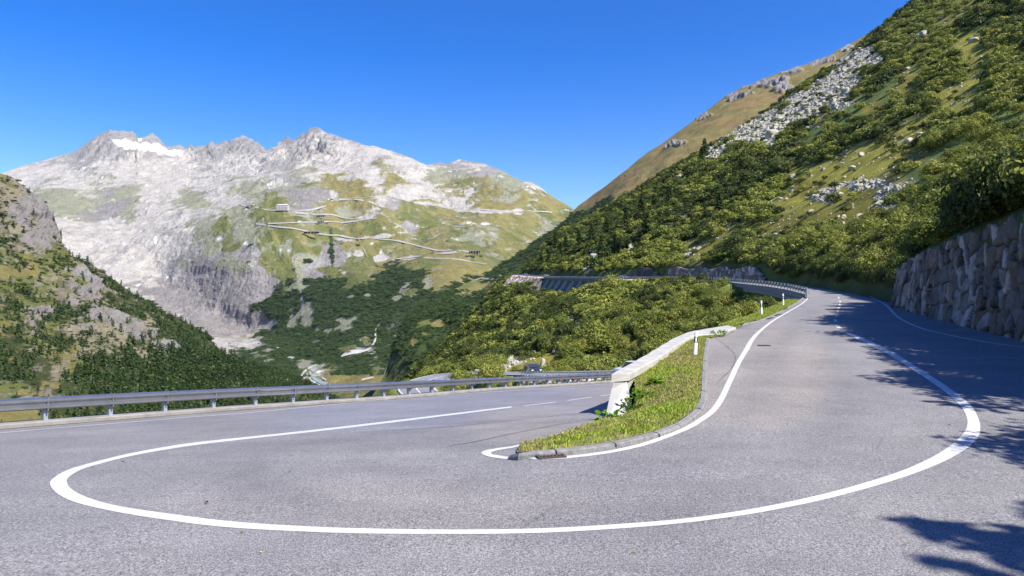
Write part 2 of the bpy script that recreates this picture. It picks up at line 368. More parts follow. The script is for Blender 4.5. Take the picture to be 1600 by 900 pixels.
def hill(X, Y, fine=True):
    X = np.asarray(X, float); Y = np.asarray(Y, float)
    zr = ZR(Y); xr = XR(Y); xl = XL(Y)
    dU = X - xr - .35; wh = WH(Y)
    steep = np.where(Y < 56, .35, 1.6)
    m1 = np.interp(Y, [0, 60, 120, 300, 450, 620, 760], [.62, .62, .64, .62, .56, .495, .45])
    q = np.clip(dU-steep, 0, None)
    n1 = fbm(X/26, Y/40, 0, 4, 5); n2 = fbm(X/5, Y/6, 0, 3, 9); n3 = fbm(X/70+Y/300, Y/45, 0, 3, 31)
    amp = sstep(0, 25, q)
    up = wh*sstep(0, 1, dU/steep) + m1*q + .00035*np.clip(q-60, 0, 300)**2*sstep(500, 150, Y) + .00035*q*q*sstep(400, 720, Y) + amp*(n1*2.2 + n3*5.0*sstep(40, 200, q)) + n2*.35*sstep(0, 4, q)
    dD = np.clip(xl - X - 1.3, 0, None)
    K = np.array([0, 22, 60, 120, 300, 800.])
    A = np.array([0, 12.0, 18.5, 62, 230, 800.]); B = np.array([0, 9.2, 25, 62, 230, 800.]); C = np.array([0, 12, 37, 112, 320, 950.]); D = np.array([0, 26, 65, 130, 330, 950.])
    fA, fB, fC, fD = (np.interp(dD, K, q_) for q_ in (A, B, C, D))
    t1 = sstep(115, 185, Y); t2 = sstep(185, 300, Y); t3 = sstep(300, 430, Y)
    dn = ((fA*(1-t1)+fB*t1)*(1-t2)+fC*t2)*(1-t3)+fD*t3
    bridge = 3.6*sstep(66, 74, Y)*sstep(130, 116, Y)*sstep(0, .5, xl - X + .6)
    lo = zr - .04 - dn - bridge + (n1*1.5*sstep(5, 30, dD) + n2*.3*sstep(1, 5, dD)) + n3*3*sstep(30, 90, dD)
    # far viaduct: the ground falls away under the deck
    via = sstep(252, 262, Y)*sstep(345, 330, Y)
    lo = lo - 0
    lo = lo - via*4.5*sstep(-.5, 2, xl - X + .5)
    z = np.where(dU > 0, zr + up, np.where(X < xl + .8, lo, zr - .35))
    # beyond the spur the slope turns away: outline of the bushy nose
    cap = Y/F*(450 - np.interp(800 + F*X/np.maximum(Y, 1), [500, 600, 651, 675, 718, 758, 773, 790, 822, 838, 860, 872, 900, 930, 960], [760, 660, 593, 570, 524, 489, 462, 442, 431, 413, 385, 367, 343, 318, -400]))
    k_ = sstep(424, 440, Y); z = np.where(z > cap, z*(1-k_) + cap*k_, z)
    # below the outer kerb of the lower arm
    d, zk, sg = seg_dist(X, Y, KERB)
    outk = (sg > 0)
    drop = zk - .12 - .72*np.clip(d-.5, 0, None) + n2*.25*sstep(1, 4, d)
    z = np.where(outk & (X < 40), np.maximum(drop, np.where(Y < 200, np.minimum(z, 9e9), z)), z) if True else z
    nearL = (~outk) & in_poly(X, Y, LEFTSIDE)
    z = np.where(nearL, np.minimum(z, asph(X, Y) - .5), z)
    z = np.where(in_poly(X, Y, UNDER), np.minimum(z, z_left(X, Y) - .6), z)
    d, zz, sg = seg_dist(X, Y, LOW)
    t = sstep(3.6, 9.5, d)
    z = np.where((Y > 50) & (Y < 140) & (d < 10) & (X < xl-8), (zz - .12)*(1-t) + z*t, z)
    z = np.where((sg > 0) & (d > 3.25) & (d < 14) & (Y > 80) & (X > 0), np.minimum(z, zz - 2.3), z)
    inside = in_poly(X, Y, poly)
    z = np.where(inside, np.minimum(z, asph(X, Y) - .35), z)
    return z
UNDER = np.array([(0, 9.5), (1.6, 17), (3.4, 21), (4.9, 24.8), (6.4, 28.4), (7.7, 31.1), (9.9, 34), (10.7, 33.4), (10.6, 31.5), (7.8, 26.5), (5.2, 18), (3.5, 13), (1.5, 9.6)])
LEFTSIDE = np.array([(-60, -20), (-34, 2)] + [tuple(p) for p in KERB[:, :2]] + [(14, 58), (12.5, 40), (8.4, 29.9), (5.1, 23), (2.3, 17)])
# ------------------------------------------------------------------ asphalt sheet
def fill(P, step, zf, jitter=.0):
    mn, mx = P.min(0), P.max(0); pts = []
    gx, gy = np.meshgrid(np.arange(mn[0], mx[0], step), np.arange(mn[1], mx[1], step)); gx = gx.ravel(); gy = gy.ravel()
    k = in_poly(gx, gy, P); gx, gy = gx[k], gy[k]
    dd = np.full(gx.shape, 1e9)
    cl = np.vstack([P, P[:1]]); cl = np.c_[cl, np.zeros(len(cl))]
    dd, _, _ = seg_dist(gx, gy, cl); k = dd > step*.4; gx, gy = gx[k], gy[k]
    n = len(P); co = [Vector(p) for p in P] + [Vector((a, b)) for a, b in zip(gx, gy)]
    r = delaunay_2d_cdt(co, [], [list(range(n))], 1, 1e-5)
    V = np.array([tuple(v) for v in r[0]]); Fc = np.array([f for f in r[2] if len(f) == 3])
    # face up
    a, b, c_ = V[Fc[:, 0]], V[Fc[:, 1]], V[Fc[:, 2]]
    s_ = (b[:, 0]-a[:, 0])*(c_[:, 1]-a[:, 1]) - (b[:, 1]-a[:, 1])*(c_[:, 0]-a[:, 0]); Fc[s_ < 0] = Fc[s_ < 0][:, ::-1]
    return np.c_[V, zf(V[:, 0], V[:, 1])], Fc
V, Fc = fill(poly, .33, asph)
px_, py_ = proj(np.where(V[:, 1:2] > 1, V, [[0, 1, -9]]))
def blob(px, py, cx, cy, rx, ry): return np.clip(1 - ((px-cx)/rx)**2 - ((py-cy)/ry)**2, 0, 1)
edge_t = 40*vnoise(px_/60, py_/60)*.3
tone = sstep(-6, 6, (py_ > 0)*(676 - (px_-480)*.036) - py_)*sstep(340, 520, px_+edge_t)*sstep(960, 930, px_)
tone = np.where((px_ > 330) & (px_ < 1000) & (py_ < 690) & (V[:, 0] < 12), tone, 0)
dust = np.clip(1.3*blob(px_, py_, 1200, 585, 120, 95) + .7*blob(px_, py_, 830, 665, 120, 40) + .5*blob(px_, py_, 1040, 600, 200, 120) + .35*blob(px_, py_, 640, 790, 500, 60), 0, .65)*(V[:, 1] > 1)
def arc_d(pts_):
    P_ = U(smooth_path([(x, y, 0) for x, y in pts_], 6)[:, :2]); return seg_dist(V[:, 0], V[:, 1], P_)[0]
inn_ = [(1275,480),(1235,520),(1205,565),(1190,610),(1150,660),(1060,705),(940,735),(800,748),(650,742),(560,722),(600,700),(720,680),(900,655)]
wheel = sum(np.exp(-(np.abs(arc_d(inn_)-o)/.38)**2) for o in (.0, 1.6))
wheel = .5*np.clip(wheel*(.6+.6*fbm(V[:, 0]/3, V[:, 1]/3, 0, 3, 34)), 0, 1)
road = tag(obj('road', V, Fc, M['asphalt'], smooth=True, attrs={'tone': tone, 'dust': dust, 'wheel': wheel}), 'grey asphalt of the hairpin bend', kind='structure')
def ribbon(name, C, wdt, mat, lift, zf=None, attrs=None, kind='structure', label=None):
    """flat strip along path C (n,3)"""
    C = np.asarray(C, float); d = np.gradient(C[:, :2], axis=0); d /= np.linalg.norm(d, axis=1, keepdims=True)
    s_ = np.stack([-d[:, 1], d[:, 0]], 1); wdt = np.broadcast_to(wdt, (len(C),))[:, None]/2
    A = C.copy(); B = C.copy(); A[:, :2] += s_*wdt; B[:, :2] -= s_*wdt
    if zf: A[:, 2] = zf(A[:, 0], A[:, 1]); B[:, 2] = zf(B[:, 0], B[:, 1])
    A[:, 2] += lift; B[:, 2] += lift
    V = np.stack([B, A], 1).reshape(-1, 3); n = len(C)
    Fc = np.array([(2*i, 2*i+2, 2*i+3, 2*i+1) for i in range(n-1)])
    o = obj(name, V, Fc[:, ::-1], mat, smooth=True, attrs=attrs); return tag(o, label, kind=kind)
# upper arm, from the end of the hairpin sheet to the far spur
Yr = np.arange(79, 431, 2.0)
A = np.stack([XL(Yr)+.15*(Yr > 79), Yr, ZR(Yr)], 1); B = np.stack([XR(Yr)+.2, Yr, ZR(Yr)], 1); A[0, 0] = 34; B[0, 0] = 40.5
n = len(Yr); V = np.stack([A, B], 1).reshape(-1, 3)
tag(obj('road', V, np.array([(2*i, 2*i+1, 2*i+3, 2*i+2) for i in range(n-1)]), M['asphalt'], smooth=True, attrs={'tone': np.zeros(2*n), 'dust': np.full(2*n, .1)}), 'grey road climbing along the slope to the far spur', kind='structure')
# lower arm after the wall, with its next bend
L2 = resample(LOW, 1.0); L2 = L2[L2[:, 1] > 0]
nn = len(L2)
wd = np.full(nn, 6.2)
ribbon('road', L2, wd, M['asphalt'], 0.02, attrs={'tone': np.full(2*nn, .6), 'dust': np.zeros(2*nn)}, label='grey road of the next bend below')
def edge_of(C, off):
    C = np.asarray(C, float); d = np.gradient(C[:, :2], axis=0); d /= np.linalg.norm(d, axis=1, keepdims=True)
    R = C.copy(); R[:, 0] += -d[:, 1]*off; R[:, 1] += d[:, 0]*off; return R
lowpaint = []
for off in (-2.85, 2.85, 0):
    E_ = edge_of(L2, off)[8:]
    ribbon('road_marking', E_, .22, M['paint'], .045)
# ------------------------------------------------------------------ painted lines of the hairpin
def band(pa, pb, side=None, lift=.004):
    A = U(smooth_path([(x, y, 0) for x, y in pa], 5)[:, :2], side); B = U(smooth_path([(x, y, 0) for x, y in pb], 5)[:, :2], side)
    fz = {'L': z_left, 'R': z_right, None: asph}[side]
    n = len(A); V = []
    for k in range(5):
        P = A*(1-k/4) + B*k/4; P[:, 2] = asph(P[:, 0], P[:, 1]) + lift; V.append(P)
    V = np.array(V); Fc = grid_faces(5, n)
    o = obj('road_marking', V.reshape(-1, 3), Fc, M['paint'], smooth=True)
    me = o.data
    if me.polygons[0].normal.z < 0: me.flip_normals()
    return tag(o, kind='structure')
outer = [(800,635),(600,659),(480,673),(380,683.5),(290,693.5),(200,709.3),(131,726.6),(102.5,736),(84,747),(78,757),(90,772),(120,786),(180,800),(260,813),(350,824),(450,830),(560,834),(700,835),(850,833),(1000,824),(1100,814),(1200,799),(1300,778),(1400,750),(1460,728),(1500,708),(1525,688),(1532,668),(1525,645),(1510,627),(1480,604),(1440,578),(1400,553),(1360,533),(1330,521),(1311,514)]
inner = [(799,637),(600,662),(480,676),(380,687),(290,698),(205,712.8),(139,730),(119,738),(107.5,746),(104,753),(112,765),(140,779),(190,792),(270,804),(360,815),(460,822),(565,826),(700,828),(850,826),(1000,817),(1100,807),(1200,791),(1300,769),(1395,741),(1450,718),(1485,697),(1505,678),(1512,662),(1508,645),(1495,628),(1468,606),(1430,580),(1392,556),(1352,536),(1326,523),(1317,516)]
band(outer, inner)
for pts_, w_ in (([(700,697),(740,691),(800,678),(870,664),(932,655)], .03), ([(560,676),(700,667),(820,655),(944,642)], .025), ([(1112,522),(1150,560),(1120,600)], .02), ([(1204,452),(1250,477),(1290,500)], .02), ([(1245,500),(1293,495),(1313,489)], .04)):
    P = U(smooth_path([(x, y, 0) for x, y in pts_], 8)[:, :2]); P = resample(P, .3); P[:, 0] += .03*fbm(P[:, 0]*.9, P[:, 1]*.9, 0, 3, 3); P[:, 2] = asph(P[:, 0], P[:, 1])
    ribbon('road', P, w_*np.clip(1+fbm(P[:, 0]*2, P[:, 1]*2, 0, 3, 5), .3, 2), M['seam'], .003, label='dark seam in the asphalt')
for a, b in (((817.6,634.4),(868.6,628.4)),((886.7,625.9),(925,620.6)),((938.7,618.6),(975,613.5))):
    P = U([a, b], 'L'); P = np.linspace(P[0], P[1], 6); ribbon('road_marking', P, .14, M['paint'], .005, asph)
# left outer edge line
EL = U([(-160,691),(0,676.7),(100,668),(200,660),(300,651.7),(400,644),(515.6,632.8),(631,622.5),(747,613.8),(860,606.6),(945,600.6)], 'L')
d1 = (EL[-1]-EL[-2]); d1 /= np.linalg.norm(d1[:2]); EL = np.vstack([EL, EL[-1]+d1*6])
EL = resample(smooth_path(EL, 6), 1.0); EL[:, 2] = z_left(EL[:, 0], EL[:, 1])
ribbon('road_marking', EL, .15, M['paint'], .006, asph)
# edge line round the inside of the hairpin
RL = [(1264.5,464.5),(1254,474),(1233,486.5),(1210,500),(1192,513.5),(1177,528.5),(1166,547),(1154,567),(1143,590.5),(1136,605),(1128,622),(1115,641),(1095,656.5),(1073,669.5),(1050,679),(1026,688),(994,698),(960,705),(933,709.5),(884,715),(843,716.8),(795,716),(770,712)]
RLw = U(RL); RLw = resample(smooth_path(RLw, 6), .35); RLw[:, 2] = asph(RLw[:, 0], RLw[:, 1])
s_ = np.linspace(0, 1, len(RLw)); wr = .115 + .045*np.exp(-((s_-.72)/.12)**2)
ribbon('road_marking', RLw, wr, M['paint'], .005, asph)
band([(797,718.2),(775,716),(762,713.5),(752,709),(757,704.8),(776,701),(806,696.5),(851,684),(884,674.2),(907,665.8),(931,658.5)],
     [(797,714.6),(785,713.8),(774,712),(768,709.3),(769,706.5),(782,703.2),(808,698.5),(852,685.7),(885,675.7),(908,667),(931,659.5)], None, .006)
# centre dashes of the upper arm
dash = [((1305.6,506.5),(1312,512.8)),((1305,499),(1306,503)),((1307,492.2),(1307.6,495.5)),((1309.2,485.8),(1309.6,488.6)),((1310.8,480.2),(1311.1,482.8)),((1312.2,475),(1312.4,477.2)),((1312.9,470),(1312.8,472.2)),((1310,464),(1311.5,466)),((1300,460),(1304.5,461.8))]
for a, b in dash:
    P = U([a, b], 'R'); P = np.linspace(P[1], P[0], 4); ribbon('road_marking', P, .15 if a[1] < 505 else .17, M['paint'], .005, asph)
# right edge line
RR = U([(1700,553),(1600,542.5),(1540,534.5),(1480,523),(1440,513),(1412,501),(1398,491),(1388,480),(1375,471),(1358,463),(1340,457.3)], 'R')
RR = resample(smooth_path(RR, 6), 1.0); RR[:, 2] = asph(RR[:, 0], RR[:, 1])
ribbon('road_marking', RR, .14, M['paint'], .006, asph)
P = np.stack([XR(Yr)-.35, Yr, ZR(Yr)], 1)[2:]; ribbon('road_marking', P, .16, M['paint'], .03)
P = np.stack([XL(Yr)+.55, Yr, ZR(Yr)], 1)[2:]; ribbon('road_marking', P, .16, M['paint'], .03)

# ------------------------------------------------------------------ classes of ground cover
CLS = 'WGPMOYDTBSR'
ALB = {'W': (.37,.342,.305), 'G': (.235,.222,.208), 'P': (.205,.187,.176), 'M': (.215,.215,.145), 'O': (.115,.125,.037), 'Y': (.19,.165,.058),
       'D': (.036,.055,.016), 'T': (.05,.06,.02), 'B': (.075,.10,.02), 'S': (.80,.82,.84), 'R': (.235,.155,.068)}
def classify(rows, x0, dx, y0, dy, px, py, nx, ny, nz, s1, warp=10, sharp=9, blobs=(), frag=.55):
    """ground cover by place, edges broken by noise that lives in the terrain's own space"""
    w1 = fbm(nx/s1, ny/s1, nz/s1, 4, 70); w2 = fbm(nx/s1, ny/s1, nz/s1, 4, 90)
    gx = np.clip((px + w1*warp*2.2 - x0)/dx, 0, len(rows[0])-1.001); gy = np.clip((py + w2*warp*1.6 - y0)/dy, 0, len(rows)-1.001)
    xi = gx.astype(int); yi = gy.astype(int); fx = gx-xi; fy = gy-yi
    w3 = fbm(nx/s1*4.3, ny/s1*4.3, nz/s1*4.3, 4, 75, .6); w4 = fbm(nx/s1*4.3, ny/s1*4.3, nz/s1*4.3, 4, 95, .6)
    gx = np.clip(gx + w3*warp*1.1/dx, 0, len(rows[0])-1.001); gy = np.clip(gy + w4*warp*.9/dy, 0, len(rows)-1.001); xi = gx.astype(int); yi = gy.astype(int); fx = gx-xi; fy = gy-yi
    idx = np.array([[CLS.index(ch) for ch in r.ljust(len(rows[0]), r[-1])] for r in rows])
    Wt = {}
    for k, ch in enumerate(CLS):
        if not (idx == k).any() and not any(b_[4] == ch for b_ in blobs): continue
        h = (idx == k).astype(float)
        v = h[yi, xi]*(1-fx)*(1-fy) + h[yi, xi+1]*fx*(1-fy) + h[yi+1, xi]*(1-fx)*fy + h[yi+1, xi+1]*fx*fy
        for (cx, cy, rx, ry, c2) in blobs:
            bb = np.clip(1.25 - ((px+(w1*.9+w3*.8)*min(rx, 20)-cx)/rx)**2 - ((py+(w2*.9+w4*.8)*min(ry, 14)-cy)/ry)**2, 0, 1)
            v = np.maximum(v, bb*1.2) if c2 == ch else v*(1-bb)
        Wt[ch] = v + frag*fbm(nx/s1*3.1, ny/s1*3.1, nz/s1*4.2, 5, 100+7*k, .7) + frag*.5*fbm((nx+.4*ny)/s1*13, (ny-.3*nx)/s1*6, nz/s1*3, 3, 101+7*k, .6)
    E_ = {c_: np.exp(sharp*v) for c_, v in Wt.items()}; tot = sum(E_.values())
    return {c_: e/tot for c_, e in E_.items()}
def colour(Wt): return sum(w_[..., None]*np.array(ALB[c_]) for c_, w_ in Wt.items())

def tps(ctrl, smooth=1e-3):
    C = np.array(ctrl, float); x = C[:, :2]/200.; v = np.log(C[:, 2]); n = len(C)
    def k(a, b):
        r2 = ((a[:, None]-b[None])**2).sum(-1); return np.where(r2 > 1e-12, .5*r2*np.log(np.maximum(r2, 1e-12)), 0)
    A = np.zeros((n+3, n+3)); A[:n, :n] = k(x, x) + smooth*np.eye(n); A[:n, n] = 1; A[:n, n+1:] = x; A[n, :n] = 1; A[n+1:, :n] = x.T
    s_ = np.linalg.solve(A, np.r_[v, 0, 0, 0])
    def f(px, py):
        q = np.stack([px.ravel(), py.ravel()], 1)/200.; out = np.empty(len(q))
        for i in range(0, len(q), 20000):
            qq = q[i:i+20000]; out[i:i+20000] = k(qq, x) @ s_[:n] + s_[n] + qq @ s_[n+1:]
        return np.exp(out).reshape(px.shape)
    return f
class Layer: pass
def relief(name, sky, bottom, nu, nv, ctrl, disp, cls, mat, taper=.25, back=7, ucurve=None, label=None, tintc=1.0):
    """a mountainside: real distance for every point, pushed in and out along its normal by 3D noise"""
    sk = np.array(sky, float); L = Layer()
    u = np.linspace(sk[0, 0], sk[-1, 0], nu) if ucurve is None else ucurve
    top = np.interp(u, sk[:, 0], sk[:, 1]); bot = np.array([bottom(x) for x in u]) if callable(bottom) else np.full(nu, float(bottom))
    v = np.linspace(0, 1, nv)[:, None]
    PX = np.broadcast_to(u[None], (nv, nu)).copy(); PY = bot[None]*(1-v) + top[None]*v
    Y = tps(ctrl)(PX, PY)
    P = np.stack([(PX-800)/F*Y, Y, (450-PY)/F*Y], -1)
    du = np.gradient(P, axis=1); dv = np.gradient(P, axis=0); Nn = np.cross(du, dv); Nn /= np.linalg.norm(Nn, axis=-1, keepdims=True)
    Nn *= np.sign(-(Nn*P).sum(-1, keepdims=True))
    Wt = cls(PX, PY, P)
    tp = np.clip((PY - top[None])/18., 0, 1)*(1-taper) + taper
    h = disp(P, PX, PY, Wt)*tp
    P = P + Nn*h[..., None]
    L.P = P; L.PX = PX; L.PY = PY; L.W = Wt; L.u = u; L.top = top; L.bot = bot; L.N = Nn
    Cc = colour(Wt)*tintc
    rows = [P]; cr = [Cc]
    last = P[-1:]; sc = Y[-1:, :, None]*.02
    for k in range(1, back+1):
        q = last + np.array([0, 1, 0])*sc*k*2 + np.array([0, 0, -1])*sc*k*k*.35
        q[..., 2] += fbm(q[..., 0]/200, q[..., 1]/200, 0, 3, 3)*sc[..., 0]*.2
        q[..., 0] *= q[..., 1]/last[..., 1]
        q[..., 2] = np.minimum(q[..., 2], last[..., 2]*q[..., 1]/last[..., 1] - .05*sc[..., 0]*k)
        rows.append(q); cr.append(Cc[-1:])
    V = np.concatenate(rows, 0); Cv = np.concatenate(cr, 0); n1, n2 = V.shape[:2]
    o = obj(name, V.reshape(-1, 3), grid_faces(n1, n2), mat, smooth=True, attrs={'Col': Cv.reshape(-1, 3)})
    L.o = tag(o, label, kind='structure'); return L
def at(L, px, py):
    """point on a relief under a photo pixel"""
    j = np.clip(np.searchsorted(L.u, px), 1, len(L.u)-1); t = (px-L.u[j-1])/(L.u[j]-L.u[j-1])
    b = L.bot[j]; tp = L.top[j]; i = np.clip((b-py)/(b-tp)*(L.P.shape[0]-1), 0, L.P.shape[0]-1.001); i0 = int(i); f = i-i0
    g = lambda A: (A[i0, j-1]*(1-t)+A[i0, j]*t)*(1-f) + (A[i0+1, j-1]*(1-t)+A[i0+1, j]*t)*f
    return g(L.P), g(L.N)
def draped(name, L, pts, wpx, mat, lift=3.0, label=None, kind='structure', wend=None, step=3):
    pts = resample([(x, y) for x, y in pts], step); n = len(pts)
    w_ = np.interp(np.linspace(0, 1, n), np.linspace(0, 1, len(wpx)), wpx) if hasattr(wpx, '__len__') else np.full(n, wpx)
    d = np.gradient(pts, axis=0); d /= np.linalg.norm(d, axis=1, keepdims=True); s_ = np.stack([-d[:, 1], d[:, 0]], 1)
    jit = np.array([random.uniform(.9, 1.12) for _ in range(n)])
    rows = []
    for k in (-1, 0, 1):
        rows.append([(lambda pn: pn[0]*(1 - lift/pn[0][1]))(at(L, *(pts[i] + s_[i]*w_[i]*jit[i]/2*k))) for i in range(n)])
    V = np.array(rows)
    for _ in range(8): V[:, 1:-1] = (V[:, :-2] + 2*V[:, 1:-1] + V[:, 2:])/4
    o = obj(name, V.reshape(-1, 3), grid_faces(3, n), mat, smooth=True)
    return tag(o, label, kind=kind)

# ------------------------------------------------------------------ M: the far mountain
skyM = [(-220,330),(-120,300),(-60,285),(0,274),(9,271),(38,260),(52,257),(84,249),(118,239),(130,228),(143,219),(156,211),(173,205),(191,206),(199,209),(207,207),(211,212),(215,219),(218,220),(228,215),(238,210),(243,214),(249,219),(259,232),(262,233),(271,231),(280,228.5),(289,234),(294,233),(299,228),(303,233),(312,232),(324,231),(331,223),(338,229),(342,229),(354,223),(358,226),(362,222),(367,218),(379,213),(390,217),(398,222),(405,226),(416,236),(424,232),(431,229),(436,224),(441,222),(449,214),(453,216),(459,221),(464,214),(472,208),(478,208),(486,201),(493,198),(500,201),(507,208),(515,212),(528,215),(545,219),(562,224),(575,228),(583,227),(595,231),(616,236),(643,246),(655,254),(667,260),(675,259),(684,256),(699,259),(708,256),(719,252),(728,254),(738,256),(758,259),(785,268),(800,279),(812,285),(832,289),(845,297),(859,307),(872,315),(886,322),(896,327),(930,338),(1000,360),(1080,385)]
ctrlM = [(-200,310,8500),(-60,280,8000),(17,267,8500),(118,239,9000),(191,206,9400),(280,229,9300),(379,213,9000),(449,214,8200),(493,198,7500),(583,227,6500),(667,260,6000),(738,256,5800),(832,289,5200),(896,327,4800),(1000,360,4600),
 (-150,450,3300),(-150,640,1300),(50,330,5700),(150,330,5500),(230,320,5500),(300,320,5200),(380,310,4800),(430,330,4000),(520,290,5200),(480,330,4000),(600,300,4800),(600,340,4000),(700,330,4500),(800,330,4400),(860,350,4400),(200,260,7600),(320,260,7600),(500,240,6600),
 (80,350,4700),(100,400,4200),(200,400,4200),(260,440,3900),(330,400,3700),(380,410,3420),(380,425,3400),(380,455,3320),(380,490,3220),(380,525,3110),(420,420,3380),(420,455,3270),(420,490,3150),(420,525,2980),(340,395,3680),(340,430,3560),(340,470,3440),(340,505,3280),(460,440,3240),(460,480,3080),(460,515,2850),(500,400,3480),(500,440,3180),(600,400,3500),(650,410,3300),(750,400,3400),(640,440,2800),(560,440,3000),(700,440,2700),(800,430,3100),(900,420,3300),
 (500,500,2720),(560,520,2300),(420,545,2500),(600,540,2050),(480,590,1800),(380,590,1700),(560,600,1500),(300,520,3000),(200,470,3500),(100,470,3500),(600,640,1200),(300,640,1300),(0,450,3400),(0,640,1300),(800,640,1300),(1000,640,1500),(1000,450,3000)]
rowsM = ["GGGGGGGGGGGGGGGGGGGGGGGGGGGGGGGGGGGGG",
 "GGGGGGGGGGGGGGGGGGGGWGGGGGGGGGGGGGGGG",
 "WWGGGGGGGWGGGGGGGWGGGWWWWWWGGGGGGGGGG",
 "WWWWWGWWWWWWWGWWWGGWWWWWGWWWGWGGGGGGG",
 "WWWWWWMWWWWWWWWWWWGMWWWWYWWMMMGGMMYYO",
 "WWWMMWWMMWWWMWWMMMMOYYYWYYWWYOYMMWMOO",
 "WMMMMMMPMWWMMMWWMOMPMYYYWYOYWWYYYOYYO",
 "WWWWMMPPMWWWWWMMOOOMOYOYOYOOYOYYOYOOO",
 "WWWWWWWWWWWWMMOMOOOYOOOOOYGOOYOYOOMOO",
 "WWWWWWWWWWWWWMOPGOMOOOYYOOYOYOMOOYMMO",
 "WWWWWWWWWWWWGMPPPOOMGPOOYYOYYOOYOOOOO",
 "WWWWWWWWWWWGMPPPPPODPOOYDYYYYYOOOOOOO",
 "WWWWWWWWWWWGPPPPPPDMDDOODDDYYYYOOOOOO",
 "GWGWWWWPPPPPPPPPDDDDDDDDDMDYYDDDDDDDD",
 "WWWWWWWWWWPPPPPPPDDMDDDDDDMDDDDDDDDDD",
 "GWWWWWWWWWWPPPPPPGDMDDDDDDDDDDDDDDDDD",
 "DDDDDDDDWWWWPPPPMDDDDDMDDDDDDDDDDDDDD",
 "DDDDDDDDDDDDWWWWWDDDDDDDDDDDDDDDDDDDD",
 "DDDDDDDDDDDDDDWDDMDDDDDDDODDDDDDDDDDD",
 "DDDDDDDDDDDDDDDDDDDMDDDODODDDDDDDDDDD",
 "DDDDDDDDDDDDDDDDDDDOYYYYYYDDDDDDDDDDD",
 "OOOOOOOOOOOOOOOOOOOWWYOOOOOOOOOOOOOOO"]
blobsM = [(597,400,11,5,'W'),(560,395,9,6,'W'),(537,374,14,4,'W'),(585,372,30,3.5,'W'),(618,322,14,9,'G'),(470,312,45,9,'P'),(640,345,12,9,'W'),(640,308,40,10,'W'),(665,322,22,3,'W'),(545,333,22,5,'M'),(578,339,16,4,'W'),(518,313,6,5,'W'),(755,330,60,3,'W'),(806,330,12,4,'W'),
 (512,395,22,17,'P'),(517,385,3,28,'D'),(470,430,8,34,'M'),(445,430,7,30,'O'),(530,420,26,12,'O'),(600,425,30,10,'O'),(650,425,40,14,'O'),(612,440,28,30,'D'),(536,421,5,3,'W'),(575,355,50,8,'O'),(440,345,45,8,'O'),(640,340,26,10,'O'),(430,318,20,8,'O'),
 (537,508,8,6,'M'),(517,524,9,6,'M'),(500,520,5,5,'M'),(498,540,8,4,'M'),(624,478,8,6,'M'),(580,470,10,4,'M'),(487,508,7,9,'M'),(670,455,9,9,'M'),(455,500,8,18,'M'),(470,470,4,16,'W'),(550,467,10,3,'M'),(645,468,12,6,'O'),
 (400,552,24,5,'W'),(385,543,22,5,'W'),(350,535,20,5,'W'),(455,566,8,3,'W'),(470,600,12,4,'W'),(488,588,10,3,'W'),(500,607,14,4,'W'),(530,597,22,5,'Y'),(560,598,34,6,'Y'),(510,597,8,5,'Y'),(548,560,16,5,'O'),(575,548,10,6,'O'),
 (370,410,30,14,'M'),(250,390,3,7,'S'),(60,375,30,8,'W')]
def clsM(PX, PY, P):
    Wt = classify(rowsM, 0, 25, 200, 20, PX, PY, P[..., 0], P[..., 1], P[..., 2], 330, 15, 11, blobsM, .85)
    x, y, z = P[..., 0], P[..., 1], P[..., 2]
    # vertical stripes in the grass flanks on the right, following the fall of the slope
    st = fbm((x*.8 + z*.9)/46, (x*.2 - z*.12)/420, 0, 4, 55)
    g = Wt['O']; k = sstep(.05, .35, st)*.7; Wt['Y'] = Wt['Y'] + g*k; Wt['O'] = g*(1-k)
    k = sstep(.3, .5, fbm(x/60, y/60, z/110, 4, 66))*.6*(PY < 440)
    for c_ in ('O', 'Y'):
        Wt['M'] = Wt['M'] + Wt[c_]*k; Wt[c_] = Wt[c_]*(1-k)
    # darker bands and joints in the pale rock, greenish lichen and turf in it lower down
    k = sstep(.15, .55, fbm((x+.5*z)/120, y/160, z/60, 5, 67, .65))*.75; Wt['G'] = Wt['G'] + Wt['W']*k; Wt['W'] = Wt['W']*(1-k)
    k = sstep(.12, .5, fbm(x/90+z/200, y/120, z/70, 5, 68, .65))*.6*sstep(245, 300, PY)*sstep(520, 400, PY)*sstep(60, 150, PX)
    Wt['M'] = Wt['M'] + Wt['W']*k*.5; Wt['W'] = Wt['W']*(1-k*.5)
    # snow bowl
    s_ = np.clip(1.2 - ((PX-232-(PY-239)*1.8)/40)**2 - ((PY-239.5-(PX-232)*.14)/5.6)**2, 0, 1); s_ = sstep(.2, .45, s_ + .12*vnoise(x/60, y/60, z/60))
    s_ = np.maximum(s_, sstep(.3, .6, 1.1-((PX-218)/4)**2-((PY-222)/5)**2)*.8)
    for c_ in Wt: Wt[c_] = Wt[c_]*(1-s_)
    Wt['S'] = Wt.get('S', 0) + s_
    return Wt
def blur(A, r):
    for ax in (0, 1):
        for _ in range(2):
            P_ = np.pad(A, [(r+1, r) if a == ax else (0, 0) for a in (0, 1)], mode='edge'); C_ = np.cumsum(P_, axis=ax)
            A = (np.take(C_, range(2*r+1, C_.shape[ax]), axis=ax) - np.take(C_, range(0, C_.shape[ax]-2*r-1), axis=ax))/(2*r+1)
    return A
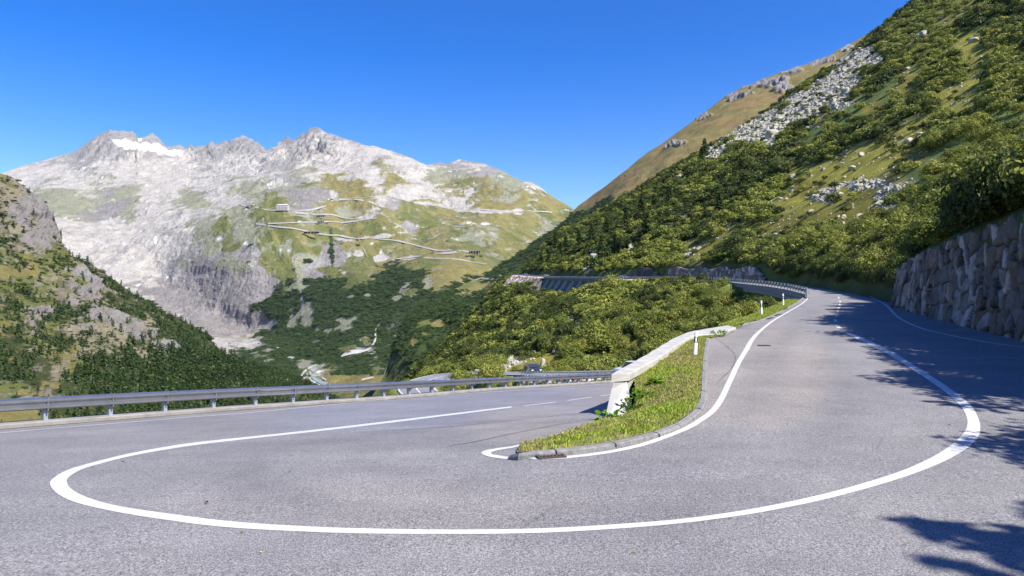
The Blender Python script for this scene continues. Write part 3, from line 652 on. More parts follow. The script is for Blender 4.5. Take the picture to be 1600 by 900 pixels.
def dispM(P, PX, PY, Wt):
    x, y, z = P[..., 0], P[..., 1], P[..., 2]
    rock = Wt['W'] + Wt['G'] + Wt['P'] + Wt['M']*.8 + .4*Wt['Y'] + .4*Wt['O'] + .25*Wt['D']
    rock = rock*(1-.95*Wt['S'])
    near = np.clip(y/4000, .35, 1.05)
    h = 85*near*fbm(x/1100, y/1100, z/900, 4, 21)
    rock0 = rock; rock = blur(rock, 14); pb = blur(Wt['P'], 9)
    h += 34*near*(rock-.5*pb)*fbm(x/420, y/420, z/520, 5, 22, .55, True)
    h += 13*near*rock*fbm(x/110+.3*z/110, y/110, z/200, 5, 23, .6, True)
    h += 6*rock*np.clip(near, .6, 9)*fbm(x/34, y/34, z/46, 3, 27, .6)
    h += 8*pb*fbm(x/30, y/30, z/190, 3, 24, .6, True)
    spire = sstep(285, 235, PY)*sstep(120, 160, PX)*sstep(560, 500, PX)
    h += spire*70*fbm(x/120, y/300, z/520, 4, 25, .6, True)
    h += 16*(Wt['O']+Wt['Y'])*near*fbm((x*.8+z*.9)/150, y/500, z/900, 4, 26, .55, True)
    return h
LM = relief('mountain', skyM, 660, 1120, 440, ctrlM, dispM, clsM, M['far'], taper=.35, label='bare grey white mountain with grassy lower flanks')
# ------------------------------------------------------------------ far hillside beyond the spur (dark below, brown grass above)
skyB = [(540,670),(575,628),(592,600),(603,578),(613,545),(631,501),(660,475),(685,460),(712,449),(735,440),(758,430),(782,415),(804,400),(825,386),(845,370),(868,354),(889,338),(903,322),(927,303),(955,282),(987,257),(1011,238),(1034,224),(1067,201),(1099,177),(1132,152),(1145,143),(1160,135),(1185,125),(1207,117),(1240,106),(1267,98),(1300,84),(1342,61),(1400,28),(1450,0),(1560,-60)]
ctrlB = [(889,341,1900),(804,400,1700),(758,430,1500),(712,449,1300),(660,475,1150),(631,501,1020),(602,585,850),(598,640,700),(700,620,600),(760,500,850),(800,440,1050),(700,520,900),(640,560,820),(900,420,1000),(1000,300,1400),(987,257,1900),(1160,135,2000),(1342,61,1900),(1560,-60,1800),(1300,250,1000),(1500,300,800),(950,620,500),(1500,640,500),(1200,450,800)]
rowsB = ["YYYYYYYYYYYYYYYYYYYYYYYYY"]*11 + ["DDDDDDDYYYYYYYYY","DDDDDDDDYYYYYYYYY","DDDDDDDDDYYYYYYY","DDDDDDDDDDDDDD","DDDDOYDDDD","DDDDDDDDDD","DDDDDDDDDD","DODDDDDDDD","OODDDDDDD","OODDDD"]
rowsB = [r.ljust(25, r[-1]) for r in rowsB]
blobsB = [(905,352,40,26,'D'),(870,372,34,20,'D'),(840,395,40,22,'D'),(950,325,26,16,'D'),(800,420,30,14,'D'),(775,447,22,4,'Y'),(740,452,12,5,'Y'),(668,520,12,7,'O'),(690,523,14,4,'Y'),(650,545,6,6,'Y'),(618,580,16,20,'O'),(640,610,10,20,'Y'),(1235,110,30,8,'G'),(1190,130,44,8,'P'),(1140,150,30,7,'P'),(1280,95,40,8,'P'),(1095,182,22,5,'P'),(1320,75,24,7,'G'),(1215,132,26,7,'P'),(1060,225,16,5,'G'),(670,535,10,3,'O')]
def clsB(PX, PY, P):
    Wt = classify(rowsB, 560, 40, 0, 30, PX, PY, P[..., 0], P[..., 1], P[..., 2], 130, 9, 12, blobsB, .8)
    x, y, z = P[..., 0], P[..., 1], P[..., 2]
    st = fbm((x*.5+z)/60, (x-z*.6)/500, y/400, 4, 155)
    k = (.22 + .6*sstep(-.05, .35, st))*(PX > 880); Wt['R'] = Wt['Y']*k; Wt['Y'] = Wt['Y']*(1-k)
    k = sstep(.1, .4, fbm(x/40, y/40, z/40, 4, 156))*.55; Wt['O'] = Wt.get('O', 0) + Wt['Y']*k; Wt['Y'] = Wt['Y']*(1-k)
    return Wt
def dispB(P, PX, PY, Wt):
    x, y, z = P[..., 0], P[..., 1], P[..., 2]
    h = 22*fbm(x/260, y/260, z/260, 4, 41) + 7*fbm(x/60, y/60, z/60, 4, 42) + 3.2*Wt['D']*fbm(x/11, y/11, z/11, 3, 43, .6)
    return h + 14*(Wt.get('P', 0)+Wt.get('G', 0))*fbm(x/22, y/22, z/40, 4, 44, .6, True)
LB = relief('hills', skyB, lambda x: 660 if x < 900 else max(660-(x-900)*.5, 430), 760, 330, ctrlB, dispB, clsB, M['mid'], taper=.3, label='far hillside with brown grass crest and dark scrub foot')
# ------------------------------------------------------------------ left hill
skyL = [(-260,170),(-150,205),(-60,245),(0,272),(17,278),(43,298.5),(58,310),(72,327),(89.6,356),(95,380),(104,400),(130,408),(150,419),(173,436),(202,457),(237,474),(254,489.6),(289,504),(318,521),(347,549),(384,568),(419,580),(460,594),(520,628),(560,655)]
ctrlL = [(-260,170,1100),(0,272,1300),(90,356,1350),(160,425,1300),(254,490,1250),(347,546,1250),(460,580,1200),(560,650,900),(150,500,1000),(60,430,1050),(0,400,1000),(300,600,880),(400,620,850),(50,560,720),(50,640,480),(200,650,560),(0,720,330),(300,720,420),(500,720,500),(-260,450,700),(-260,720,280)]
rowsL = ["YYYYYYYYYYYYYYYYYYY","YMMMMMMMMMMMMMMMMMM","MMPPMMMMMMMMMMMMMMM","MPPPMMMMMMMMMMMMMMM","MPPPPMMMMMMMMMMMMMM","MMPPPPMMMMMMMMMMMMM","OMPPMMMMMMMMMMMMMMM","OOMOOTTMMMMMMMMMMMM",
 "OYOOOMTTTTTTTTTTTTT","OOOMMOMTTTTTTTTTTTT","OTMOMPPTTTTTTTTTTTT","TTPTTPPPTTTTTTTTTTT","OOPTOMPPMMTTTTTTTTT","YTTTOMMMMMTTTTTTTTT","TTOOTMMMMTTTTTTTTTT","TTTYYMTTTTTTTTTTTTT","TTTTYOTTTTTTTTTTTTT","TTTOTTTTTTTTTTTTTTT","OOTYTTTTTTTTTTTTTTT","YYYTTTTTTTTTTTTTTTT","YYYTTTTTTTTTTTTTTTT"]
blobsL = [(215,520,30,16,'P'),(190,500,18,14,'G'),(150,475,34,16,'M'),(110,490,40,8,'T'),(60,470,40,8,'O'),(145,455,16,16,'P'),(260,540,30,12,'G'),(90,590,14,12,'M'),(100,560,20,10,'Y'),(160,545,20,10,'M'),(230,550,16,10,'M'),(30,420,40,10,'Y'),(120,430,20,12,'G')]
def clsL(PX, PY, P):
    Wt = classify(rowsL, 0, 25, 260, 20, PX, PY, P[..., 0], P[..., 1], P[..., 2], 48, 16, 10, blobsL, 1.25)
    k = .55*sstep(.0, .3, fbm(P[..., 0]/30, P[..., 1]/30, P[..., 2]/30, 4, 167)); Wt['T'] = Wt['T'] + Wt['M']*k; Wt['M'] = Wt['M']*(1-k)
    k = .35; Wt['P'] = Wt['P'] + Wt['M']*k*.5; Wt['R'] = Wt['M']*k*.9; Wt['M'] = Wt['M']*(1-k*1.4)
    return Wt
def dispL(P, PX, PY, Wt):
    x, y, z = P[..., 0], P[..., 1], P[..., 2]
    rock = blur(Wt['P'] + Wt.get('G', 0) + .8*Wt['M'] + .3*Wt['T'] + .2*Wt['O'], 7)
    h = 26*fbm(x/200, y/200, z/200, 4, 61) + 17*rock*fbm(x/70, y/70, z/90, 5, 62, .58, True) + 5*rock*fbm(x/14, y/14, z/26, 4, 63, .6, True)
    return h + 7*Wt['P']*fbm(x/14, y/14, z/40, 3, 64, .6, True) + 2*fbm(x/8, y/8, z/8, 3, 65)
LL = relief('hills', skyL, 725, 760, 400, ctrlL, dispL, clsL, M['mid'], taper=.4, tintc=.78, label='rocky wooded hill on the left of the valley')
# ------------------------------------------------------------------ near hillside above and below the roads (height field)
rowsR = ["DDDDDDDDDDDDDDDDDDDDDBODD","DDDDDDDDDDDDDDDDDDDDBODDD","DDDDDDDDDDDDDDDDDDDBOBYBD","DDDDDDDDDDDDDDDDDWWDDBYBD","DDDDDDDDDDDDDDDDDWDDBBYBB","DDDDDDDDDDDDDDDDWWDBDOYBB",
 "DDDDDDDDDDDDDDWWWDBDDYOBB","DDDDDDDDDDDDDWWDDDDOYBBBB","DDDDDDDDDDDDWDDDDOOYODBBB","DDDDDDDDDDDDDDDOOYYODBBBB","DDDDDDDDDDDDDDBOYYOWBBBBB","DDDDDDDDDDDMDBBOOOOBBBBBD","DDDDDDDDDDDDBOOOBBBBBBDDD",
 "DDDDDDDDDDBOOBBBBBBBBDDDD","DDDDDDDDBBBBBBBBBBBDDDDDD","DDDDDDDBBBDBBBBBBBDDDDDDD","DDDDDDDBBDBBBBBBBBBDDDDDD","DDDDDDDDBBBBBBBBBBBBBBBBB","DDDDDDDBBBBBBBBBBBBBBBBBB","DDDDOOBBBBBBBBBBBBBBBBBBB","OBBBOBBBBBBBBBBBBBBBBBBBB"]
blobsR = [(1350,98,46,9,'W'),(1308,128,42,10,'W'),(1255,158,46,12,'W'),(1200,188,40,11,'W'),(1150,212,30,9,'W'),(1200,226,34,7,'W'),(1125,236,18,6,'W'),(1300,165,34,7,'W'),
 (1292,300,30,12,'W'),(1362,284,34,10,'W'),(1318,288,20,4,'W'),(1345,242,10,5,'W'),(1272,307,10,5,'W'),(1225,195,16,8,'W'),
 (1525,95,18,30,'Y'),(1480,155,20,28,'Y'),(1440,200,34,22,'Y'),(1370,245,52,24,'Y'),(1300,268,60,18,'Y'),(1240,318,70,14,'Y'),(1170,352,60,11,'O'),(1120,378,50,9,'O'),(1420,140,18,40,'O'),(1370,180,16,20,'O'),
 (895,504,16,6,'W'),(880,511,14,5,'W'),(845,530,15,6,'W'),(820,548,14,7,'W'),(800,562,16,7,'W'),(785,575,14,6,'W'),(918,490,14,5,'W'),(935,482,10,5,'O'),(905,512,20,5,'O'),(870,530,16,8,'O'),(850,560,26,12,'O'),(800,580,24,8,'O'),(930,470,22,5,'R'),
 (930,405,6,15,'W'),(916,420,5,10,'W'),(1040,310,7,8,'G'),(1065,275,5,9,'G'),(860,400,5,5,'M'),(985,385,6,5,'W'),(1110,430,70,3,'Y'),(1125,415,40,3,'O')]
def clsR(px, py, X, Y, Z, sharp=9):
    return classify(rowsR, 640, 40, 0, 30, px, py, X, Y, Z, 40, 9, sharp, blobsR, .6)
HPX = np.linspace(-160, 1780, 900)[None, :]; HY = np.exp(np.linspace(math.log(11.5), math.log(760), 560))[:, None]
HX = (HPX-800)/F*HY; HYY = np.broadcast_to(HY, HX.shape); HZ = hill(HX, HYY)
hpx, hpy = 800 + F*HX/HYY, 450 - F*HZ/HYY
WR = clsR(hpx, hpy, HX, HYY, HZ)
# close to the roads: verge grass; under the shrubs: dark soil and moss
WRg = dict(WR); colR = colour(WRg)
colR = colR + (WR['D'] + WR.get('T', 0))[..., None]*np.array([.045, .055, .016]) + WR['B'][..., None]*np.array([.05, .05, .015]) + WR['Y'][..., None]*np.array([.05, .055, -.02]) + WR['O'][..., None]*np.array([.055, .03, -.008])
n_ = fbm(HX/3, HYY/3, 0, 4, 77)
vg = ((XL(HYY)-HX) > -.4) & ((XL(HYY)-HX) < 2.6) & (HYY > 30)
colR[vg] = np.array([.15, .17, .035])
bank = ((HX-XR(HYY)) > 0) & ((HX-XR(HYY)) < 4); colR[bank] = colR[bank]*.5 + np.array([.07, .075, .03])*.5
dk, _, sg = seg_dist(HX, HYY, KERB); nk = (sg > 0) & (dk < 9) & (HX < 8); colR[nk] = np.array([.21, .18, .06])
dl, _, _ = seg_dist(HX, HYY, LOW); nl = (dl < 4.6) & (HYY > 50) & (HYY < 140); colR[nl] = np.array([.14, .17, .04])
vr = (HYY > 252) & (HYY < 345) & (XL(HYY)-HX > -3) & (XL(HYY)-HX < 7); colR[vr] = np.array([.15, .14, .11])
colR = colR*(1 + .25*n_[..., None])
hobj = tag(obj('hills', np.stack([HX, HYY, HZ], -1).reshape(-1, 3), grid_faces(*HX.shape), M['hill'], smooth=True, attrs={'Col': colR.reshape(-1, 3)}), 'steep near hillside above and below the road', kind='structure')
gx, gy = np.meshgrid(np.arange(-70, 110, 1.0), np.arange(-50, 12.6, 1.0)); k = 1; gz = hill(gx, gy) - .06
cc = np.broadcast_to(np.array([.09, .10, .03]), gx.shape + (3,))
tag(obj('hills', np.stack([gx, gy, gz], -1).reshape(-1, 3), grid_faces(*gx.shape), M['hill'], smooth=True, attrs={'Col': cc.reshape(-1, 3)}), 'ground behind the viewpoint', kind='structure')
# valley floor and ground to the horizon, far below
g_ = np.linspace(-26000, 26000, 60); gx, gy = np.meshgrid(g_*.62, g_*.62+6000); gz = -420 + 60*fbm(gx/3000, gy/3000, 0, 3, 8)
cc = np.broadcast_to(np.array(ALB['D']), gx.shape + (3,))
tag(obj('ground', np.stack([gx, gy, gz], -1).reshape(-1, 3), grid_faces(*gx.shape), M['far'], smooth=True, attrs={'Col': cc.reshape(-1, 3)}), 'valley ground', kind='structure')

# thin blue air over the whole valley
M['haze'] = bpy.data.materials.new('thin_air'); M['haze'].use_nodes = True; hn = M['haze'].node_tree; hn.nodes.clear()
pv = hn.nodes.new('ShaderNodeVolumePrincipled'); pv.inputs['Color'].default_value = (.80, .88, 1, 1); pv.inputs['Density'].default_value = 1.1e-5; pv.inputs['Anisotropy'].default_value = .2
ho = hn.nodes.new('ShaderNodeOutputMaterial'); hn.links.new(pv.outputs[0], ho.inputs['Volume'])
hb = MB(); hb.box((0, 6000, 1050), (33500, 33500, 3200)); tag(hb.build('haze', M['haze']), 'thin blue air over the valley', 'haze', None, 'stuff')
scene.cycles.volume_bounces = 0
# ------------------------------------------------------------------ coloured grass
m, nt, bs = mat_new('grass_mixed'); M['gmix'] = m
at_ = N(nt, 'ShaderNodeAttribute', attribute_name='Col'); nt.links.new(at_.outputs['Color'], bs.inputs['Base Color']); bs.inputs['Roughness'].default_value = .6
bs.inputs['Specular IOR Level'].default_value = .2
tl = N(nt, 'ShaderNodeBsdfTranslucent'); nt.links.new(at_.outputs['Color'], tl.inputs[0]); mx = N(nt, 'ShaderNodeMixShader'); mx.inputs[0].default_value = .35
nt.links.new(bs.outputs[0], mx.inputs[1]); nt.links.new(tl.outputs[0], mx.inputs[2]); nt.links.new(mx.outputs[0], nt.nodes['Material Output'].inputs[0])
m, nt, bs = mat_new('turf'); M['turf'] = m
c = mix(nt, (.16, .15, .035), (.24, .19, .08), ramp(nt, noise(nt, 3, 5), .4, .65)); c = mix(nt, c, (.10, .085, .05), ramp(nt, noise(nt, 22, 4), .5, .7))
nt.links.new(c, bs.inputs['Base Color']); bs.inputs['Roughness'].default_value = 1

# ------------------------------------------------------------------ stone walls
def stone_wall(name, path, hfn, cw, ch, step, label, cat='wall', batter=.12, bulge=.16, dark=1.0, group=None, thick=.7, zoff=0, tint=None, seed=0):
    dark = dark*1.0
    """rough block masonry; the face looks to the left of the path"""
    P = resample(path, step); n = len(P); s = np.r_[0, np.cumsum(np.linalg.norm(np.diff(P[:, :2], axis=0), axis=1))]
    H = np.array([hfn(i, p) for i, p in enumerate(P)]); nv = max(6, int(H.max()/step)+1)
    v = np.linspace(0, 1, nv)[:, None]; Z = v*H[None]; S_ = np.broadcast_to(s[None], Z.shape)
    wx = fbm(S_/cw*.7, Z/ch*.7, 0, 3, 200+seed)*.35; wz = fbm(S_/cw*.7, Z/ch*.7, 5, 3, 210+seed)*.35
    gu = S_/cw + wx; gv = Z/ch + wz; iu = np.floor(gu).astype(np.int64); iv = np.floor(gv).astype(np.int64)
    f1 = np.full(Z.shape, 9.); f2 = np.full(Z.shape, 9.); cid = np.zeros(Z.shape, np.int64); cx = np.zeros(Z.shape); cy = np.zeros(Z.shape)
    for a in (-2, -1, 0, 1, 2):
        for b in (-2, -1, 0, 1, 2):
            px = iu+a + .5 + .42*(2*_hash(iu+a, iv+b, 0, 5+seed)-1); pz = iv+b + .5 + .42*(2*_hash(iu+a, iv+b, 0, 6+seed)-1)
            d = np.maximum(np.hypot(gu-px, gv-pz), 1.12*np.maximum(abs(gu-px), abs(gv-pz))*1.0)
            k = d < f1; f2 = np.where(k, f1, np.minimum(f2, d)); cid = np.where(k, (iu+a)*7919+(iv+b)*104729, cid); cx = np.where(k, gu-px, cx); cy = np.where(k, gv-pz, cy); f1 = np.where(k, d, f1)
    e = f2-f1
    r = [_hash(cid, cid*0, cid*0, 30+q) for q in range(6)]
    disp = bulge*(sstep(0, .09, e)*.85 + .15*sstep(0, .5, e)) + (r[0]-.4)*bulge*.7 + cx*(r[1]-.5)*bulge*1.9 + cy*(r[2]-.5)*bulge*1.9
    disp = disp + bulge*.35*fbm(S_*2.2, Z*2.2, cid % 97, 4, 220, .6) + bulge*.45*fbm(S_*1.3, Z*.9, cid % 31, 4, 221, .6, True)
    d = np.gradient(P[:, :2], axis=0); d /= np.linalg.norm(d, axis=1, keepdims=True); nl = np.stack([-d[:, 1], d[:, 0]], 1)
    off = disp - batter*Z
    V = np.zeros(Z.shape + (3,)); V[..., 0] = P[None, :, 0] + nl[None, :, 0]*off; V[..., 1] = P[None, :, 1] + nl[None, :, 1]*off; V[..., 2] = P[None, :, 2] + Z + zoff
    jag = .10*fbm(s*1.5, 0, 0, 3, 230)*H.max()*.4; V[-1, :, 2] += jag; V[-2, :, 2] += jag*.6
    base = np.stack([.115+.30*r[3]**3, .094+.265*r[3]**3, .077+.24*r[3]**3], -1); warm = (r[4] > .72)[..., None]
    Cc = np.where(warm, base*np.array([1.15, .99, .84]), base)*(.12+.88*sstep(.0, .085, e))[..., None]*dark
    if tint is not None: Cc = Cc*np.array(tint)
    back = V[-1:].copy(); back[..., 0] -= nl[:, 0]*thick; back[..., 1] -= nl[:, 1]*thick
    foot = back.copy(); foot[..., 2] = P[:, 2] + zoff - .3
    VV = np.concatenate([V, back, foot], 0); CC = np.concatenate([Cc, Cc[-1:], Cc[-1:]], 0)
    F_ = grid_faces(*VV.shape[:2])
    if True:
        nrow, ncol = VV.shape[:2]; F_ = [tuple(f) for f in F_]
        ends = [tuple(i*ncol for i in range(nrow)), tuple(i*ncol+ncol-1 for i in range(nrow-1, -1, -1))]
        me = mesh_data(name, VV.reshape(-1, 3), grid_faces(*VV.shape[:2]), M['stone'], True, {'Col': CC.reshape(-1, 3)})
    o = bpy.data.objects.new(name, me); COL.objects.link(o)
    return tag(o, label, cat, group)
yy = np.arange(-14, 53.5, .5)
stone_wall('stone_wall', np.stack([XR(yy)+.25, yy, asph(XR(yy), yy)-.1], 1), lambda i, p: float(WH(p[1]))*(1 - .35*max(0, (p[1]-50.5)/3)), 0.85, 1.0, .05, 'high wall of large grey boulders beside the right road edge, in shade', bulge=.2)
yy = np.arange(134, 216, 1.0)
stone_wall('stone_wall', np.stack([XR(yy)+.4, yy, ZR(yy)-.1], 1), lambda i, p: .85*float(WH(p[1]))*min(1, (p[1]-130)/12)*(1+.12*math.sin(p[1]*.31)), 1.5, 1.2, .15, 'long grey masonry wall on the uphill side of the far road', bulge=.25, dark=1.35)
yy = np.arange(222, 262, 1.0)
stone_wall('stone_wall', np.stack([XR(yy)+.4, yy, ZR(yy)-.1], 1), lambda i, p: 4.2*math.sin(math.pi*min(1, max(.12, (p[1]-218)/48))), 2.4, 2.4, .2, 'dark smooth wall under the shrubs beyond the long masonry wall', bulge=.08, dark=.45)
def rubble(y0, y1, h, label, seed):
    yy = np.arange(y0, y1, 1.0)[::1]
    P = np.stack([XL(yy)-1.3-.95*h, yy, ZR(yy)-h], 1)
    P = P  # face to the left of travel (+Y) is the valley side
    return stone_wall('rubble_wall', P, lambda i, p: h, 1.6, 1.2, .2, label, 'wall', .95, .5, 3.0, None, .7, 0, (1.05, 1, .95), seed)
rubble(338, 412, 8.0, 'pale rubble embankment under the road at the far left end', 3)
rubble(206, 250, 5.5, 'pale rubble embankment between viaduct and shrubs', 5)
rubble(132, 200, 1.6, 'low pale rubble footing under the long guardrail', 7)
yy = np.arange(66, 132, 1.0)
stone_wall('stone_wall', np.stack([XL(yy)+.9, yy, ZR(yy)-5.0], 1), lambda i, p: 4.6, 1.3, 1.0, .13, 'wall under the near bridge deck, coloured dark for the shaded recess', dark=.6, seed=9)  # stone colour lowered to stand for the shade under the deck

# ------------------------------------------------------------------ kerbs, island, retaining wall
def kerb_path(name, P, prof, mat, label, seg=1.0, joint=.012, wob=.006, smooth_=False):
    P = resample(P, .25); V = []; Fc = []; s = 0; i = 0
    while i < len(P)-1:
        k = min(len(P)-1, i + max(1, int(round(seg*random.uniform(.85, 1.15)/.25))))
        q = P[i:k+1].copy(); t = (q[-1]-q[0]); t /= np.linalg.norm(t); q[0] += t*joint; q[-1] -= t*joint
        q[:, 2] += random.uniform(-wob, wob); pr = np.array(prof) + RNG.uniform(-wob, wob, (len(prof), 2))*1.2
        a, b = sweep(q, pr); n0 = len(V); V += [tuple(p) for p in a]; Fc += [tuple(j+n0 for j in f) for f in b]; i = k
    return tag(obj(name, V, Fc, mat), label, kind='structure')
kp = smooth_path(isl_k, 4); kp[:, 2] = asph(kp[:, 0], kp[:, 1])
kprof = [(.07, -.12), (.065, .045), (.04, .07), (-.05, .075), (-.07, .06), (-.07, -.12)]
M['kerb'] = simple('kerb_stone', (.19, .185, .18), .9, 0, .3, 14, .8, .012)
kerb_path('kerb', kp, kprof, M['kerb'], 'rough grey stone kerb round the grass island')
kv = smooth_path(vk, 4); kv[:, 2] = asph(kv[:, 0], kv[:, 1]); kerb_path('kerb', kv, kprof, M['kerb'], 'stone kerb along the grass verge')
kl = resample(smooth_path(KERB, 4), .5); kl = kl[kl[:, 1] < 62]
a, b = sweep(kl - [0, 0, 0], [(-.28, -.5), (-.28, .13), (-.25, .15), (.22, .15), (.26, .12), (.26, -.3)])
tag(obj('kerb', a, b, M['concrete_dark']), 'low concrete edge beam under the guardrail', kind='structure')
q = edge_of(kl, -.36); q[:, 2] = z_left(q[:, 0], q[:, 1])
wgap = .05 + .09*np.clip(fbm(q[:, 0]/3, q[:, 1]/3, 0, 3, 4)+.5, 0, 1); ribbon('road', q, wgap, M['gap'], .008, label='dark gritty joint along the edge beam')
# the island ground
wi = [unproj(x, y, 'R', -.1)*1.0 for x, y in ((1077,526),(1065,535.6),(1040,548),(1018,559),(990,579))]
wi = [np.array([p[0], p[1], z_right(p[0], p[1])-.16]) for p in wi]
kz = [np.array([p[0]-.06, p[1]+.03, asph(p[0], p[1])+.07]) for p in isl_k[3:]]
lowe = []
for x, y in ((944,656.5),(931,662.5),(907,669.5),(884,677.8),(851,687.5),(828,694.5),(810,699.7)):
    p = unproj(x, y); lowe.append(np.array([p[0]+.03, p[1], float(asph(p[0], p[1]))+.04]))
top_c = np.array([9.0, 28.6, z_right(9, 28.6)-.02])
IB = np.array([p for p in kz] + [top_c] + wi + [np.array([3.06, 17.0, z_right(3.2, 17)-.22]), np.array([2.98, 16.2, -2.62]), np.array([2.7, 15.7, -2.85]), np.array([2.2, 15.3, -3.0])] + lowe)
def island_z(X, Y):
    cl = np.vstack([IB, IB[:1]]); S_ = resample(cl, .3); Z = np.zeros(np.shape(X)); W_ = np.zeros(np.shape(X))
    for p in S_:
        w_ = 1/((X-p[0])**2 + (Y-p[1])**2 + .015)**1.6; Z += w_*p[2]; W_ += w_
    d, _, _ = seg_dist(X, Y, S_)
    return Z/W_ + .03*sstep(0, 1.0, d) + .05*fbm(X*1.6, Y*1.6, 0, 3, 12)*sstep(0, .5, d)
V, Fc = fill(IB[:, :2], .22, island_z)
tag(obj('ground', V, Fc, M['turf'], smooth=True), 'grassy island between the two arms of the bend', kind='structure')
def grass(name, X, Y, zf, hgt, wid, label, dry, cat='grass', tallfn=None):
    n = len(X); Z = zf(X, Y); a = RNG.uniform(0, 2*np.pi, n); ln = RNG.uniform(.1, .75, n); la = RNG.uniform(0, 2*np.pi, n)
    h = hgt*RNG.uniform(.45, 1.3, n)
    if tallfn is not None: h = h*tallfn(X, Y)
    dx, dy = np.cos(a)*wid, np.sin(a)*wid; lx, ly = np.cos(la)*ln*h, np.sin(la)*ln*h
    V = np.stack([np.stack([X-dx, Y-dy, Z-.01], -1), np.stack([X+dx, Y+dy, Z-.01], -1), np.stack([X+lx*.35+dx*.7, Y+ly*.35+dy*.7, Z+h*.6], -1), np.stack([X+lx, Y+ly, Z+h*(1-.4*ln)], -1)], 1).reshape(-1, 3)
    k = np.clip(dry + .9*fbm(X/1.3, Y/1.3, 0, 3, 15) + RNG.normal(0, .22, n), 0, 1)[:, None]
    g = np.array([.22, .33, .035])*RNG.uniform(.6, 1.5, (n, 1)); yv = np.array([.42, .34, .15])*RNG.uniform(.6, 1.3, (n, 1)); lt = np.array([.45, .50, .07])*RNG.uniform(.7, 1.3, (n, 1))
    c_ = np.where(RNG.uniform(0, 1, (n, 1)) < .38, lt, g)*(1-k) + yv*k
    Fc = np.arange(n)[:, None]*4 + np.array([[0, 1, 2, 3]])
    o = obj(name, V, Fc, M['gmix'], attrs={'Col': np.repeat(c_, 4, 0)}); return tag(o, label, cat, None, 'stuff')
mn, mx_ = IB.min(0), IB.max(0); X = RNG.uniform(mn[0], mx_[0], 260000); Y = RNG.uniform(mn[1], mx_[1], 260000)
k = in_poly(X, Y, IB[:, :2]); X, Y = X[k], Y[k]; keep = RNG.uniform(0, 1, len(X)) < np.clip(.75+.8*fbm(X/.7, Y/.7, 0, 3, 18), .12, 1); X, Y = X[keep][:110000], Y[keep][:110000]
nearwall = lambda X, Y: 1 + 1.3*np.exp(-(seg_dist(X, Y, np.array(wi))[0]/.35)**2)*(fbm(X/.6, Y/.6, 0, 2, 19) > -.1)
grass('grass', X, Y, island_z, .065, .0075, 'short green and straw coloured grass covering the roadside island', .30, tallfn=nearwall)
yv_ = RNG.uniform(31.8, 73, 60000); xv_ = np.interp(yv_, kv[:, 1], kv[:, 0]); t = RNG.uniform(0, 1, 60000)**1.2*1.9 - .02
def verge_z(X, Y): return np.maximum(hill(X, Y), -99)
Xv = xv_ - .1 - t; zv = hill(Xv, yv_); ok = zv > ZR(yv_) - 2.2
zl_ = zv.copy()
grass('grass', Xv[ok], yv_[ok], lambda X, Y: hill(X, Y), .17, .016, 'bright green verge grass between kerb and shrubs', .1)
nl_ = 26000; tk = RNG.uniform(0, 1, nl_); ki = tk*(len(kl)-1.01); i0 = ki.astype(int); base = kl[i0]*(1-(ki-i0))[:, None] + kl[i0+1]*(ki-i0)[:, None]
nrm = edge_of(kl, 1.0)[i0] - kl[i0]; o_ = RNG.uniform(.3, 3.0, nl_)[:, None]; pos = base + nrm*o_
grass('grass', pos[:, 0], pos[:, 1], lambda X, Y: hill(X, Y), .16, .013, 'yellowing grass on the drop beyond the guardrail', .65)

# retaining wall: battered concrete body with a coping
st = [((2.5,17.1),(2.95,17.3),(2.1,15.75)), ((4.0,20.7),(4.38,20.5),(3.6,20.9)), ((5.5,24.5),(5.88,24.3),(5.1,24.7)), ((6.95,28.0),(7.4,27.7),(6.6,28.3)), ((8.3,30.3),(8.8,29.0),(7.9,30.9)), ((10.4,33.0),(10.35,31.6),(10.1,33.6))]
rw = empty('retaining_wall', (2.5, 17.1, -3.3), 'pale concrete retaining wall rising between grass island and lower road', 'wall')
def dens(L, n=6): return [tuple(p) for p in smooth_path([(x, y, 0) for x, y in L], n)[:, :2]]
oo, ii, bb = dens([s[0] for s in st]), dens([s[1] for s in st]), dens([s[2] for s in st])
V = []; nW = len(oo)
for (o_, i_, b_) in zip(oo, ii, bb):
    zt = z_right(*o_) - .02; zb = min(float(z_left(*b_)) - .2, zt-.6); wob = .02*vnoise(o_[1]*1.3, 0, 0, 7)
    V += [(b_[0], b_[1], zb), (o_[0]-.02+wob, o_[1], zt-.28), (o_[0]+.03+wob, o_[1], zt-.12), (i_[0]-.04, i_[1], zt-.12), (i_[0]-.02 + (.0), i_[1] - (1.1 if o_[1] < 17.15 else 0), zb)]
Fc = []
for i in range(nW-1):
    for k in range(5): Fc.append((i*5+k, i*5+(k+1) % 5, (i+1)*5+(k+1) % 5, (i+1)*5+k))
Fc += [tuple(range(4, -1, -1)), tuple((nW-1)*5+k for k in range(5))]
obj('wall_body', V, Fc, M['concrete'], rw)
V = []
for (o_, i_) in zip(oo, ii):
    zt = float(z_right(*o_)); r_ = .015*vnoise(o_[1]*2.1, 3, 0, 8)
    V += [(o_[0]-.015, o_[1], zt-.14), (o_[0]-.015, o_[1], zt+.05+r_), (o_[0]-.01, o_[1]-.01, zt+.08+r_), (i_[0], i_[1], zt+.07-r_), (i_[0]+.02, i_[1], zt+.03-r_), (i_[0]+.02, i_[1], zt-.118), (o_[0]+.06, o_[1], zt-.118)]
Fc = []
for i in range(nW-1):
    for k in range(7): Fc.append((i*7+k, i*7+(k+1) % 7, (i+1)*7+(k+1) % 7, (i+1)*7+k))
Fc += [tuple(range(6, -1, -1)), tuple((nW-1)*7+k for k in range(7))]
V = np.array(V); V[:7, 1] -= .012
obj('coping', V, Fc, M['concrete'], rw)

